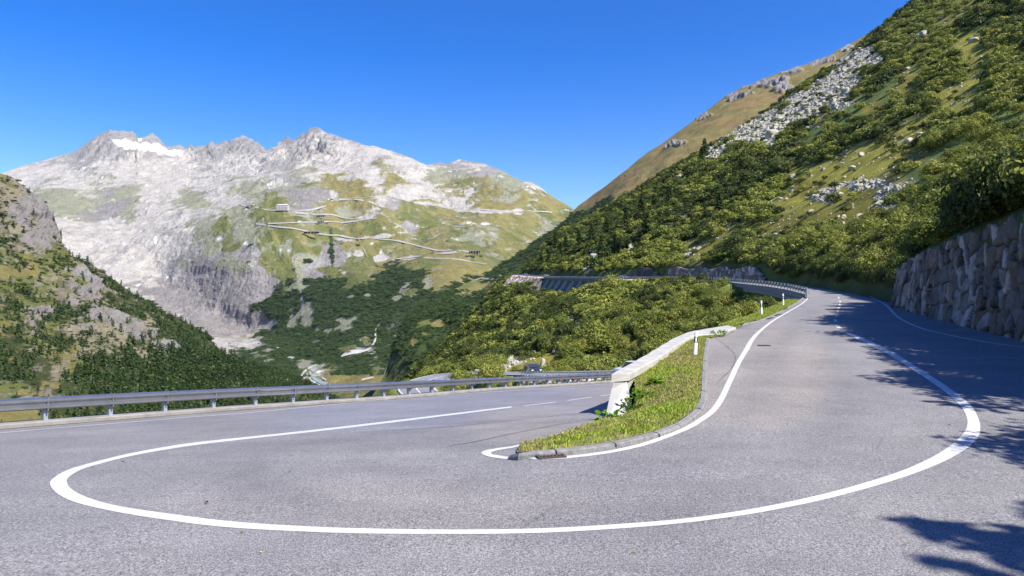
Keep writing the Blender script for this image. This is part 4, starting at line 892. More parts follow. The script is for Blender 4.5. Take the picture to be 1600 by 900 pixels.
# ------------------------------------------------------------------ guardrails
def wprof(z0, z1, d=.085, t=.012):
    h = z1-z0; f = [(.0, 0), (.35, .03), (1, .13), (1, .28), (.28, .42), (.28, .58), (1, .72), (1, .87), (.35, .97), (0, 1)]
    a = [(x*d, z0+z*h) for x, z in f]; return a + [(x-t, z) for x, z in a[::-1]]
def offs(P, o, dz=0): R = edge_of(P, -o); R[:, 2] += dz; return R
gpath = resample(smooth_path(KERB, 5), .5); gpath[:, 2] = z_left(gpath[:, 0], gpath[:, 1]) + .15
gr = empty('guardrail', tuple(gpath[10]), 'galvanised double wave guardrail on the concrete edge of the lower road arm', 'guardrail')
def kz_(y): return float(np.interp(y, [22, 30, 46, 60], [1.0, .92, .72, .7]))
V, Fc = sweep(gpath, [(x+.10, z) for x, z in wprof(.32, .67, .125, .014)])
kk = np.interp(gpath[:, 1], [22, 30, 46, 60], [1.0, .92, .72, .7]); V = V.reshape(len(gpath), -1, 3); V[..., 2] = gpath[:, None, 2] + (V[..., 2]-gpath[:, None, 2])*kk[:, None]; V = V.reshape(-1, 3)
obj('rail', V, Fc, M['galv'], gr, smooth=False)
for i, p in enumerate(KERB):
    if i < 2 or p[1] > 60: continue
    d = KERB[min(i+1, len(KERB)-1)] - KERB[i-1]; rz = math.atan2(d[1], d[0]); z0 = float(z_left(p[0], p[1])) + .14; q_ = kz_(p[1])
    b = MB(); c_, s_ = math.cos(rz), math.sin(rz)
    def Lc(u, v): return (p[0]+u*c_-v*s_, p[1]+u*s_+v*c_)
    b.box((*Lc(0, 0), z0+.005), (.24, .2, .02), rz); b.box((*Lc(-.05, .0), z0+.33*q_), (.014, .12, .66*q_), rz); b.box((*Lc(.0, .06), z0+.33*q_), (.114, .012, .66*q_), rz); b.box((*Lc(0, -.06), z0+.33*q_), (.114, .012, .66*q_), rz)
    b.build('post', M['post'], gr)
    b = MB(); b.box((*Lc(0, -.15), z0+.49*q_), (.035, .13, .40*q_), rz); b.box((*Lc(.09, -.205), z0+.49*q_), (.012, .02, .37*q_), rz); b.tube([(*Lc(0, -.20), z0+.68*q_), (*Lc(0, -.02), z0+.70*q_)], .016, 6); b.build('clamp', M['galv'], gr)
yy = np.arange(70.5, 250, 2.0); fx = XL(yy) + .12 + np.where(yy < 76, (76-yy)*.05, 0)
P2 = np.stack([fx, yy, ZR(yy)], 1)
g2 = empty('guardrail', tuple(P2[0]), 'long guardrail with closely set posts on the bridge and far road edge', 'guardrail')
V, Fc = sweep(P2, [(x+.06, z) for x, z in wprof(.42, .74, .09)]); obj('rail', V, Fc, M['galv'], g2)
V, Fc = sweep(P2, [(-.03, .90), (-.03, .97), (.05, .97), (.05, .90)]); obj('handrail', V, Fc, M['galv'], g2)
V, Fc = sweep(P2, [(-.22, -.55), (-.22, .16), (.22, .16), (.22, -.02), (.0, -.55)]); obj('kerb_beam', V, Fc, M['concrete_dark'], g2)
for p in P2:
    MB().box((p[0], p[1], p[2]+.48), (.11, .13, .98), .2).build('post', M['post'], g2)
yy = np.arange(252, 430, 4.0); P3 = np.stack([XL(yy)+.12, yy, ZR(yy)], 1)
g3 = empty('guardrail', tuple(P3[0]), 'distant guardrail on the viaduct and the road beyond it', 'guardrail')
V, Fc = sweep(P3, [(x+.06, z) for x, z in wprof(.3, .95, .12)]); obj('rail', V, Fc, M['galv'], g3)
for p in P3: MB().box((p[0], p[1], p[2]+.45), (.2, .2, .9)).build('post', M['post'], g3)
# near bridge deck
yy = np.arange(70, 121, 1.0); P4 = np.stack([XL(yy), yy, ZR(yy)], 1)
br = empty('bridge', tuple(P4[0]), 'short concrete bridge slab carrying the outer road edge over the slope', 'bridge')
V, Fc = sweep(P4, [(-.25, -1.15), (-.3, -.56), (1.0, -.56), (1.0, -1.15)]); obj('deck', V, Fc, M['concrete_dark'], br)
MB().box((P4[0][0]+.2, P4[0][1]-.3, P4[0][2]-1.6), (1.6, 1.2, 3.0), .3).build('abutment', M['concrete'], br)
# far viaduct
yy = np.arange(254, 342, 2.0); P5 = np.stack([XL(yy), yy, ZR(yy)], 1)
via = empty('viaduct', tuple(P5[0]), 'far concrete viaduct on short flared piers along the slope', 'viaduct')
V, Fc = sweep(P5, [(-.6, -.2), (-.6, .25), (-.2, .25), (-.2, -.05), (5.6, -.05), (5.6, -1.0), (.3, -1.3)]); obj('deck', V, Fc, M['concrete_dark'], via)
for y in np.linspace(262, 334, 9):
    x = float(XL(y)); z = float(ZR(y))-1.05; b = MB()
    prof = [(x-.5, y-.7, z), (x+2.4, y-.7, z), (x+3.0, y-.7, z-7), (x-5.2, y-.7, z-7)]
    b.prism(prof, (0, 0, 0), (0, 1.4, 0)); b.build('pier', M['concrete'], via)
# lower bend: rubble wall with a close row of posts on top, facing the viewer
iA = int(np.argmin(np.hypot(L2[:, 0]-18.8, L2[:, 1]-95.5))); iB = int(np.argmin(np.hypot(L2[:, 0]-3.0, L2[:, 1]-105)))
seg = L2[iA:iB]; ne = edge_of(seg, 3.3)
lw = ne.copy(); lw[:, 2] -= 2.6
stone_wall('stone_wall', lw, lambda i, p: 2.62, .9, .7, .1, 'rubble wall with a row of posts on top above the lower guardrail', batter=.1, bulge=.18, dark=2.4, seed=13)
g4 = empty('guardrail', tuple(ne[0]), 'row of short steel posts and rail on the rubble wall of the next bend', 'guardrail')
q = resample(ne, .5)
V, Fc = sweep(q, [(-.04, .42), (-.04, .62), (.04, .62), (.04, .42)]); obj('rail', V, Fc, M['galv'], g4)
for p in q: MB().box((p[0], p[1], p[2]+.36), (.10, .12, .74)).build('post', M['white'] if False else M['post'], g4)
# ------------------------------------------------------------------ roadside posts
def delineator(px, py, h, tilt, label):
    if py > 540: p = unproj(px, py, 'R', .08)
    else: p = unproj(px, py, 'R', .05)
    t = empty('delineator_post', tuple(p), label, 'roadside post', 'white roadside delineator posts'); t.rotation_euler = (tilt[0], tilt[1], 0); LOCAL.append(t)
    def body(z0, z1, grow=0): 
        b = MB(); w0, w1 = .062+grow, .052+grow; f = lambda z: w0 + (w1-w0)*z/h
        rings = []
        for z in (z0, z1): w_ = f(z); rings.append([(-w_, -.03-grow, z), (-w_*.5, -.055-grow, z), (w_*.5, -.055-grow, z), (w_, -.03-grow, z), (w_*.6, .045+grow, z), (-w_*.6, .045+grow, z)])
        P = rings[0]+rings[1]; n = 6
        if z1 == h: P = rings[0] + [(x, y, z+(x+.05)*.55) for x, y, z in rings[1]]
        b.add(P, [tuple(range(n-1, -1, -1)), tuple(range(n, 2*n))] + [(i, (i+1) % n, n+(i+1) % n, n+i) for i in range(n)]); return b
    body(-.1, h).build('post_body', M['white'], t)
    body(h*.60, h*.84, .003).build('black_band', M['black'], t)
    MB().box((0, -.062, h*.72), (.04, .008, .14)).build('reflector', M['white'], t)
    return t
delineator(1085.5, 554, .76, (-.02, .06), 'white roadside post with black band standing on the grass island')
delineator(1190, 491.8, .88, (0, -.03), 'middle white roadside post on the verge beside the upper road')
delineator(1224, 477.5, .95, (0, -.04), 'farthest white roadside post on the verge near the bridge end')
delineator(1325, 452, .9, (0, .0), 'small pale roadside post in the shade at the right edge of the upper road')
# ------------------------------------------------------------------ drain covers, leaves on the asphalt
def drain(pa, pb, wdt, label):
    a, b = U([pa, pb]); c = (a+b)/2; L = np.linalg.norm((b-a)[:2]); rz = math.atan2(b[1]-a[1], b[0]-a[0])
    t = empty('drain_grate', (c[0], c[1], float(asph(c[0], c[1]))+.004), label, 'drain', None, rz); LOCAL.append(t)
    f = MB(); f.box((0, wdt/2-.02, .008), (L, .04, .02)); f.box((0, -wdt/2+.02, .008), (L, .04, .02)); f.box((L/2-.02, 0, .008), (.04, wdt-.08, .02)); f.box((-L/2+.02, 0, .008), (.04, wdt-.08, .02)); f.build('frame', M['iron'], t)
    b_ = MB(); n = max(5, int(L/.06))
    for i in range(n): b_.box((-L/2+.04+(L-.08)*(i+.5)/n, 0, .006), ((L-.08)/n*.55, wdt-.081, .014))
    b_.build('bars', M['iron'], t); MB().box((0, 0, 0), (L-.08, wdt-.08, .002)).build('pit', M['gap'], t)
drain((837,713.2), (880,710.6), .36, 'rusty iron drain grate beside the kerb at the island tip')
drain((1185,540.3), (1203,540.3), .32, 'narrow dark drain slot in the middle of the upper arm')
drain((1207,493.2), (1219,490.4), .5, 'dark iron drain grate against the verge kerb')
drain((1196,498.8), (1205,495.8), .4, 'smaller dark drain patch just below the verge drain grate')
def leaf(px, py, r, col, label, cat='leaf', h=.015):
    r *= .62; h *= .7
    p = unproj(px, py); t = MB(); n = 9; a0 = random.uniform(0, 6)
    P = [(p[0], p[1], p[2]+h)] + [(p[0]+r*math.cos(a0+2*math.pi*i/n)*(1.4 if i % 3 else .8), p[1]+r*math.sin(a0+2*math.pi*i/n)*.8, p[2]+.004+random.uniform(0, h*1.1)) for i in range(n)]
    t.add(P, [(0, i+1, (i+1) % n+1) for i in range(n)])
    P2_ = [(x, y, p[2]+.001) for x, y, z in P]; t.add(P2_, [(0, (i+1) % n+1, i+1) for i in range(n)])
    o = t.build('fallen_leaf' if cat == 'leaf' else 'pebble', col); o.location = (0, 0, 0); return tag(o, label, cat)
M['lg'] = simple('green_leaf', (.10, .16, .03), .6); M['lb'] = simple('brown_pebble', (.09, .06, .035), .9); M['ly'] = simple('yellow_leaf', (.5, .42, .05), .6)
leaf(322.5, 787.5, .035, M['lb'], 'dark brown pebble on the asphalt inside the big white curve', 'pebble', .05)
leaf(990, 864, .03, M['lg'], 'small green leaf on the asphalt below the white curve'); leaf(377, 833, .028, M['lg'], 'green leaf flattened just outside the white curve at lower left')
leaf(144, 731.5, .035, M['lg'], 'green leaf near the thick left end of the white curve'); leaf(291, 714.5, .04, M['ly'], 'yellow leaf inside the upper left part of the white curve')
leaf(192, 722, .035, M['lb'], 'brown crumb left of the yellow leaf inside the white curve', 'pebble', .02); leaf(408, 864, .02, M['ly'], 'tiny yellow leaf near the bottom edge of the road')
leaf(1484, 664, .04, M['lg'], 'green leaf inside the right turn of the white curve'); leaf(1411, 578, .05, M['lb'], 'brown crumb right beside the white curve as it climbs', 'pebble', .03)

# ------------------------------------------------------------------ plant prototypes
def cards(c, nrm, size, rng):
    """leaf quads at c, roughly facing nrm"""
    n = len(c); nr = nrm + rng.normal(0, .55, (n, 3)); nr /= np.linalg.norm(nr, axis=1, keepdims=True)
    r = rng.normal(0, 1, (n, 3)); u = np.cross(nr, r); u /= np.linalg.norm(u, axis=1, keepdims=True); v = np.cross(nr, u)
    s = (size*rng.uniform(.6, 1.3, n))[:, None]; u = u*s; v = v*s*.62; d = nr*s*.12
    V = np.stack([c-u, c-v*.9+d, c+u, c+v*.9+d], 1).reshape(-1, 3); return V, np.arange(n)[:, None]*4 + np.array([[0, 1, 2, 3]])
def shrub_mesh(name, seed, nleaf, lsize, mat, hgt=1.15, clumps=34):
    rng = np.random.default_rng(seed)
    th = rng.uniform(0, 2*np.pi, clumps); ph = np.arccos(rng.uniform(-.15, 1, clumps)); rr = rng.uniform(.55, .95, clumps)
    cc = np.stack([rr*np.sin(ph)*np.cos(th), rr*np.sin(ph)*np.sin(th), .45 + hgt*.62*rr*np.cos(ph)], 1)
    cr = rng.uniform(.20, .38, clumps)
    k = rng.integers(0, clumps, nleaf); d = rng.normal(0, 1, (nleaf, 3)); d /= np.linalg.norm(d, axis=1, keepdims=True); d[:, 2] = np.where(rng.uniform(0, 1, nleaf) < .6, abs(d[:, 2]), d[:, 2])
    c = cc[k] + d*cr[k][:, None]*rng.uniform(.75, 1.08, (nleaf, 1)); c[:, 2] = np.maximum(c[:, 2], .02)
    nr = d*.8 + (c-np.array([0, 0, .2]))*.4 + np.array([0, 0, .25])
    V, Fc = cards(c, nr, lsize, rng)
    var = np.clip(.5 + (rng.uniform(-.3, .3, clumps))[k] + rng.normal(0, .15, nleaf), 0, 1)
    return mesh_data(name, V, Fc, mat, False, {'var': np.repeat(var, 4)})
near_d = [shrub_mesh('alder_shrub', 40+i, 2300, .062, M['leaf_dark'], 1.0+.2*i, 40) for i in range(3)]
near_l = [shrub_mesh('willow_shrub', 50+i, 2300, .058, M['leaf_light'], 1.0+.2*i, 44) for i in range(3)]
far_d = [shrub_mesh('scrub', 60+i, 420, .14, M['leaf_dark'], .9+.15*i, 22) for i in range(3)]
far_l = [shrub_mesh('scrub', 70+i, 420, .13, M['leaf_light'], .9+.15*i, 22) for i in range(3)]
def conifer_mesh(name, seed, mat, levels=13, per=9, cardn=7, size=.05):
    """unit height tree crown: whorls of drooping branches carrying needle sprays"""
    rng = np.random.default_rng(seed); C = []; Nn = []
    for l in range(levels):
        z = .1 + .88*l/levels; R = .26*(1-z)**.8*rng.uniform(.8, 1.15) + .012
        for b in range(per):
            a = rng.uniform(0, 2*np.pi); r_ = R*rng.uniform(.7, 1.15)
            for q in range(cardn):
                t = (q+.6)/cardn; C.append((r_*t*math.cos(a)+rng.normal(0, .008), r_*t*math.sin(a)+rng.normal(0, .008), z - r_*t*.30 + rng.normal(0, .008))); Nn.append((math.cos(a)*.35, math.sin(a)*.35, 1))
    V, Fc = cards(np.array(C), np.array(Nn), size, rng); var = np.clip(rng.normal(.5, .22, len(C)), 0, 1)
    return mesh_data(name, V, Fc, mat, False, {'var': np.repeat(var, 4)})
def trunk_mesh(name, h=1.0, r=.018):
    b = MB(); b.tube([(0, 0, -.04), (0.004, 0, .3), (0, .004, .65), (0, 0, .97)], [r, r*.75, r*.45, r*.12], 7); return mesh_data(name, b.v, b.f, M['bark'])
con_far = [conifer_mesh('conifer', 80+i, M['needle'], 7, 5, 3, .10) for i in range(3)]
con_open = [conifer_mesh('crown', 190+i, M['needle'], 11, 4, 20, .017) for i in range(3)]
con_near = [conifer_mesh('crown', 90+i, M['needle'], 20, 12, 10, .030) for i in range(3)]
trk = trunk_mesh('trunk')
def place(me, name, loc, sc, rz, label, cat, group):
    o = bpy.data.objects.new(name, me); COL.objects.link(o); o.location = loc; o.scale = (sc, sc, sc) if not hasattr(sc, '__len__') else sc; o.rotation_euler = (0, 0, rz)
    return tag(o, label, cat, group)
def tree(loc, h, rz, k, label, group='conifers on the near slope', name='conifer_tree', wide=1.0, crowns=None):
    t = empty(name, tuple(loc), label, 'tree', group, rz); t.scale = (h*wide, h*wide, h); LOCAL.append(t)
    for me, nm in (((crowns or con_near)[k % 3], 'crown'), (trk, 'trunk')):
        o = bpy.data.objects.new(nm, me); COL.objects.link(o); o.parent = t
    return t
def scatter(name, protos, P, scl, label, cat, squash=1.0, pi=None):
    """one object: geometry nodes instance the given prototype objects on a cloud of points"""
    P = np.asarray(P); n = len(P); rng = np.random.default_rng(n)
    me = bpy.data.meshes.new(name); me.vertices.add(n); me.vertices.foreach_set('co', P.astype(np.float32).ravel())
    for nm, v, ty in (('scl', scl, 'FLOAT'), ('rot', rng.uniform(0, 6.28, n), 'FLOAT'), ('pick', rng.integers(0, len(protos), n), 'INT')):
        A = me.attributes.new(nm, ty, 'POINT'); A.data.foreach_set('value', np.asarray(v).astype(np.float32 if ty == 'FLOAT' else np.int32))
    o = bpy.data.objects.new(name, me); COL.objects.link(o)
    ng = bpy.data.node_groups.new(name, 'GeometryNodeTree'); ng.interface.new_socket('Geometry', in_out='INPUT', socket_type='NodeSocketGeometry'); ng.interface.new_socket('Geometry', in_out='OUTPUT', socket_type='NodeSocketGeometry')
    gi = ng.nodes.new('NodeGroupInput'); go = ng.nodes.new('NodeGroupOutput'); ip = ng.nodes.new('GeometryNodeInstanceOnPoints'); jn = ng.nodes.new('GeometryNodeGeometryToInstance')
    for p in protos[::-1]:
        oi = ng.nodes.new('GeometryNodeObjectInfo'); oi.inputs['Object'].default_value = p; oi.transform_space = 'ORIGINAL'
        ng.links.new(oi.outputs['Geometry'], jn.inputs[0])
    def attr(nm, ty):
        a = ng.nodes.new('GeometryNodeInputNamedAttribute'); a.data_type = ty; a.inputs['Name'].default_value = nm; return [s for s in a.outputs if s.enabled and s.name == 'Attribute'][0]
    cx = ng.nodes.new('ShaderNodeCombineXYZ'); ng.links.new(attr('rot', 'FLOAT'), cx.inputs['Z'])
    cs = ng.nodes.new('ShaderNodeCombineXYZ'); sc_ = attr('scl', 'FLOAT')
    mu = ng.nodes.new('ShaderNodeMath'); mu.operation = 'MULTIPLY'; mu.inputs[1].default_value = squash; ng.links.new(sc_, mu.inputs[0])
    ng.links.new(sc_, cs.inputs[0]); ng.links.new(sc_, cs.inputs[1]); ng.links.new(mu.outputs[0], cs.inputs[2])
    ip.inputs['Pick Instance'].default_value = True
    ng.links.new(gi.outputs[0], ip.inputs['Points']); ng.links.new(jn.outputs[0], ip.inputs['Instance']); ng.links.new(attr('pick', 'INT'), ip.inputs['Instance Index'])
    ng.links.new(cx.outputs[0], ip.inputs['Rotation']); ng.links.new(cs.outputs[0], ip.inputs['Scale']); ng.links.new(ip.outputs[0], go.inputs[0])
    md = o.modifiers.new('scatter', 'NODES'); md.node_group = ng
    return tag(o, label, cat, None, 'stuff')
# ------------------------------------------------------------------ shrubs on the near hillside
pts = []
for y0, y1, sp in ((14, 60, 1.75), (60, 110, 2.1), (110, 180, 2.1), (180, 300, 2.5), (300, 460, 3.1), (460, 700, 4.0)):
    X, Y = np.meshgrid(np.arange(-130, 640, sp), np.arange(y0, y1, sp)); X = X + RNG.uniform(-.5, .5, X.shape)*sp; Y = Y + RNG.uniform(-.5, .5, Y.shape)*sp
    X = X.ravel(); Y = Y.ravel(); a = X/Y; k = (a > -.82) & (a < .85) & (X > XL(Y)-130); X, Y = X[k], Y[k]
    pts.append(np.stack([X, Y, np.full(len(X), sp)], 1))
pts = np.vstack(pts); X, Y, SPc = pts.T; Z = hill(X, Y); px, py = proj(np.stack([X, Y, Z], 1))
Wt = clsR(px, py, X, Y, Z, 12)
dR = X - XR(Y); dLf = XL(Y) - X
dK, _, sgK = seg_dist(X, Y, KERB); dLo, _, _ = seg_dist(X, Y, LOW)
keep = (py > -160) & (py < 690) & ((dR > np.where(Y < 56, 1.2, 1.9)) | (dLf > np.where(Y > 116, 1.1, 2.4)))
keep &= ~((dLf > 0) & in_poly(X, Y, LEFTSIDE)) & ~((sgK > 0) & (dK < 14) & (Y < 62) & (X < 14)) & ~((dLo < 5.2) & (Y > 50) & (Y < 140)) & ~((Y < 30) & (X < 12))
# keep the sight line to the lower bend and to the bridge side free
keep &= ~((Y > 60) & (Y < 100) & (X < 17) & (Z > -.135*Y - 3.5))
keep &= ~((dLf > 0) & (Y > 60) & (Y < 112) & (dLf < 3.2))
keep &= ~((dLf > 0) & (Y > 200) & (Y < 345) & (dLf < 4.5)) & ~((dLf > 0) & (Y >= 345) & (Y < 412) & (dLf < 6))
g_ = lambda c_: Wt[c_] if c_ in Wt else 0
# gullies and grass strips running down the slope
strip = fbm((X + .1*Y)/110, Y/42, 0, 4, 300, .6)
dens_ = g_('D')*.86 + g_('B')*.86 + g_('T') + g_('M')*.45 + g_('O')*.26 + g_('Y')*.04 + g_('W')*.10 + g_('G')*.2
dens_ = dens_*np.where(dR > 12, np.where(strip > .12, .22, 1), 1)
keep &= RNG.uniform(0, 1, len(X)) < dens_
lightp = np.clip(g_('B')*.85 + g_('D')*.15 + .22 + 1.0*fbm(X/18, Y/18, 0, 3, 301), 0, 1); isl = RNG.uniform(0, 1, len(X)) < lightp
X, Y, Z, SPc, isl, px, py = (q_[keep] for q_ in (X, Y, Z, SPc, isl, px, py))
dR_ = X-XR(Y)
sc = SPc*RNG.uniform(.55, 1.0, len(X))*(1+.25*fbm(X/12, Y/12, 0, 2, 302)); sc = sc*np.interp(Y, [50, 80, 160, 300, 500], [1, 1.12, 1.15, 1.05, 1.0]); dLf_ = XL(Y)-X
sc = np.where((dR_ > 0) & (dR_ < 3) & (Y > 56), np.minimum(sc, 1.6), sc); sc = np.where((dLf_ > 0) & (dLf_ < 10) & (Y > 60), np.minimum(sc, .75+.13*dLf_), sc)
low_ = (g_('O')+g_('Y')+g_('W'))[keep] if not isinstance(g_('O'), int) else 0; sc = sc*(1-.5*np.clip(low_, 0, 1))*np.exp(RNG.normal(0, .18, len(sc)))
sc = np.where((Y < 62) & (X < XL(Y)), np.minimum(sc, 1.25), sc)
sc = np.where((dR_ > 0) & (dR_ < 5) & (Y < 56), sc*1.15, sc)
Z = Z - .12*sc
seen = (px > -30) & (px < 1630) & (py > -60) & (py < 640); size = np.where(seen, sc/Y, 0)
BIG = []
for kind, protos, farp, msk, lab, gname in (('alder_shrub', near_d, far_d, ~isl, 'dark green alder shrub, one of many covering the slope', 'dark alder shrubs on the slope'),
                             ('willow_shrub', near_l, far_l, isl, 'yellowish green willow shrub, one of many covering the slope', 'light willow shrubs on the slope')):
    idx = np.nonzero(msk)[0]; idx = idx[np.argsort(-size[idx])]; nt_ = 160 if kind[0] == 'a' else 290; top = idx[:nt_]; rest = idx[nt_:]; ob = []
    for q, i in enumerate(top):
        s_ = float(sc[i]); ob.append(place(protos[q % 3], kind, (X[i], Y[i], Z[i]), (s_, s_, s_*random.uniform(.85, 1.2)), random.uniform(0, 6.28), lab, 'shrub', gname))
    nearm = Y[rest] < 130; r1, r2 = rest[nearm], rest[~nearm]
    allp = ob[:3] + []
    fo = []
    if len(r2):
        # the far ones use coarser leaf clumps; three of them stand at real places too
        for q in range(3):
            i = r2[q]; s_ = float(sc[i]); fo.append(place(farp[q], kind, (X[i], Y[i], Z[i]), s_, q*2.1, lab, 'shrub', gname))
        r2 = r2[3:]
    rr = np.concatenate([r1, r2]); P = np.stack([X[rr], Y[rr], Z[rr]], 1)
    BIG.append((ob[:3], fo))
    o = scatter(kind + '_thicket', ob[:3] + fo, P, sc[rr], 'dense cover of ' + ('dark green' if kind[0] == 'a' else 'yellowish green') + ' shrubs on the slope', 'shrubs')
    A = o.data.attributes['pick']; A.data.foreach_set('value', np.concatenate([RNG.integers(0, 3, len(r1)), RNG.integers(3, 6, len(r2))]).astype(np.int32))
print('shrubs', len(X))
def hill_at(px, py, y0=30):
    Ys = np.exp(np.linspace(math.log(y0), math.log(720), 3000)); a = (px-800)/F; b = (450-py)/F; z = hill(a*Ys, Ys); i = np.nonzero(z - b*Ys > 0)[0]; i = i[0] if len(i) else -1
    return np.array([a*Ys[i], Ys[i], z[i]])
# ------------------------------------------------------------------ boulders and scree
def rock_mesh(name, seed, sub=3):
    import bmesh
    bm = bmesh.new(); bmesh.ops.create_icosphere(bm, subdivisions=sub, radius=.5); V = np.array([v.co[:] for v in bm.verts]); rng = np.random.default_rng(seed)
    sc_ = rng.uniform(.6, 1.15, 3); n_ = V/np.linalg.norm(V, axis=1, keepdims=True); h = .32*fbm(V[:, 0]*2.2+seed, V[:, 1]*2.2, V[:, 2]*2.2, 4, seed, .55)
    for _ in range(9):
        d = rng.normal(0, 1, 3); d /= np.linalg.norm(d); lim = rng.uniform(.26, .42); t = V@d; V = V - np.clip(t-lim, 0, None)[:, None]*d
    V = (V + n_*h[:, None]*.5)*sc_
    Fc = np.array([[v.index for v in f.verts] for f in bm.faces]); bm.free(); return mesh_data(name, V, Fc, M['rock'], False)
rocks = [rock_mesh('boulder', 400+i) for i in range(4)]
def boulder(px, py, s, label, y0=30, sc3=(1, 1, 1)):
    p = hill_at(px, py, y0); return place(rocks[random.randrange(4)], 'boulder', (p[0], p[1], p[2]+.2*s), (s*sc3[0], s*sc3[1], s*sc3[2]), random.uniform(0, 6), label, 'boulder', None)
rb = [boulder(848, 576, 1.7, 'tall pale boulder at the roadside beyond the row of posts', 100, (1, 1, 1.5)), boulder(866, 552, 1.6, 'single rounded pale boulder among the shrubs above the tall one', 100),
      boulder(1345, 245, 2.6, 'pale boulder group leader in the grass of the upper slope', 120), boulder(747, 583, 1.3, 'small pale boulder at the edge of the next bend', 100)]
for (q_, me) in zip(rb, rocks): q_.data = me
Xs = RNG.uniform(0, 1, 180000); Ys = np.exp(RNG.uniform(math.log(100), math.log(680), 180000)); pxs = 560 + Xs*1040; Xs = (pxs-800)/F*Ys; Zs = hill(Xs, Ys); pys = 450 - F*Zs/Ys
Ws = clsR(pxs, pys, Xs, Ys, Zs, 12); k = ((Ws['W']*1.0 + Ws.get('G', 0)*.6 + Ws['O']*.05 + Ws['Y']*.03) > RNG.uniform(0, 1, len(Xs))) & (((Xs-XR(Ys)) > 4) | ((XL(Ys)-Xs) > 6)) & (pys > -60) & ~((Ys < 135) & (seg_dist(Xs, Ys, LOW)[0] < 6))
k &= RNG.uniform(0, 1, len(Xs)) < .6
Xs, Ys, Zs = Xs[k], Ys[k], Zs[k]; print('rocks', len(Xs))
scatter('scree', rb, np.stack([Xs, Ys, Zs], 1), np.exp(RNG.normal(.05, .5, len(Xs)))*np.clip(Ys/260, .6, 1.5), 'fields of pale rubble and boulders on the slope', 'rubble', .8)

# ------------------------------------------------------------------ trees
for i, (px, py, h) in enumerate([(1101,246,15),(1096,252,11),(868,392,13),(884,398,12),(876,404,10),(905,392,12),(925,380,11),(948,372,12),(978,352,11),(1002,340,12),(1022,330,10),(1046,322,11),(1010,372,12),(940,402,11),(962,398,10),(846,415,10),(858,412,9),(1124,338,10)]):
    p = hill_at(px, py, 120); tree(p-[0, 0, .3], h, i*1.3, i, 'dark conifer standing among the shrubs of the upper slope', wide=1.15)
for i, (x, y, h) in enumerate([(12.2, .6, 5.6), (12.9, -1.2, 6.2), (11.6, -1.0, 5.6), (13.4, 2.6, 3.4), (14.4, .4, 5.2), (12, -4, 5.6), (13.8, -3, 6.5), (15.2, 8.4, 3.4), (16.4, 11.5, 3.2), (17.6, 14.2, 3.0), (19, 18, 3.2), (20.6, 22, 3.0), (22.2, 26, 3.2), (23.8, 30.5, 3.4), (26, 35, 3.8), (27.6, 39, 3.8), (29.5, 44, 3.8), (31.5, 49, 3.6)]):
    z = float(hill(np.array([x]), np.array([y]))[0]); tree((x, y, z-.2), h, i*1.7, i, 'dark conifer on the bank above the boulder wall, beyond the right edge', 'conifers above the boulder wall', wide=1.45, crowns=con_open)
for i in range(60):
    y = -6 + i*.75; y = y + random.uniform(-.4, .4)
    if y < 4 or 7.5 < y < 10.5 or y > 15 and random.random() < .15: continue
    x = float(XR(y)) + random.uniform(.9, 2.6); z = float(hill(np.array([x]), np.array([y]))[0]); s_ = random.uniform(1.0, 1.6)*(1.15 if y > 30 else 1)
    place(random.choice(near_d), 'alder_shrub', (x, y, z-.2), (s_, s_, s_*1.3), random.uniform(0, 6), 'dark green alder shrub hanging over the top of the boulder wall', 'shrub', 'shrubs on top of the boulder wall')
for i in range(70):
    y = 54.5 + i*1.15 + random.uniform(-.3, .3); x = float(XR(y)) + random.uniform(1.1, 2.4); z = float(hill(np.array([x]), np.array([y]))[0]); s_ = random.uniform(.9, 1.5)
    place(random.choice(near_d), 'alder_shrub', (x, y, z-.3), (s_, s_, s_*1.1), random.uniform(0, 6), 'dark shrub on the shaded bank beside the upper road past the boulder wall', 'shrub', 'shrubs on the bank beside the upper road')
# conifers of the left hill
Pl = LL.P.reshape(-1, 3); wT = LL.W['T'].reshape(-1); PYl = LL.PY.reshape(-1); PXl = LL.PX.reshape(-1)
clump = fbm(Pl[:, 0]/28, Pl[:, 1]/28, Pl[:, 2]/28, 3, 500)
pr = (wT**1.5)*np.clip(.45+clump*1.6, .03, 1)*np.where((PYl > 545) & (PXl > 230) & (PYl < 640), 1.6, .55) + .02*(1-wT)
sel = RNG.choice(len(Pl), 6500, replace=False, p=pr/pr.sum()); Pt = Pl[sel]; ht = RNG.uniform(7, 17, len(Pt))*np.where(PYl[sel] > 545, 1.1, .85)*np.clip(Pt[:, 1]/900, .5, 1.1)
ht = ht*np.interp(PXl[sel], [330, 420], [1, .55])
vis = (PXl[sel] > 0) & (PXl[sel] < 470) & (PYl[sel] < 650); o_ = np.argsort(-np.where(vis, ht/Pt[:, 1], 0)); cs = []
for q, i in enumerate(o_[:260]):
    cs.append(place(con_far[q % 3], 'conifer_tree', tuple(Pt[i]-[0, 0, .5]), float(ht[i]), q*.7, 'dark green conifer among many on the rocky left hill', 'tree', 'conifers on the left hill'))
r_ = o_[260:]; scatter('conifer_forest', cs[:3], Pt[r_]-[0, 0, .5], ht[r_], 'dark conifer wood on the foot of the left hill', 'forest')
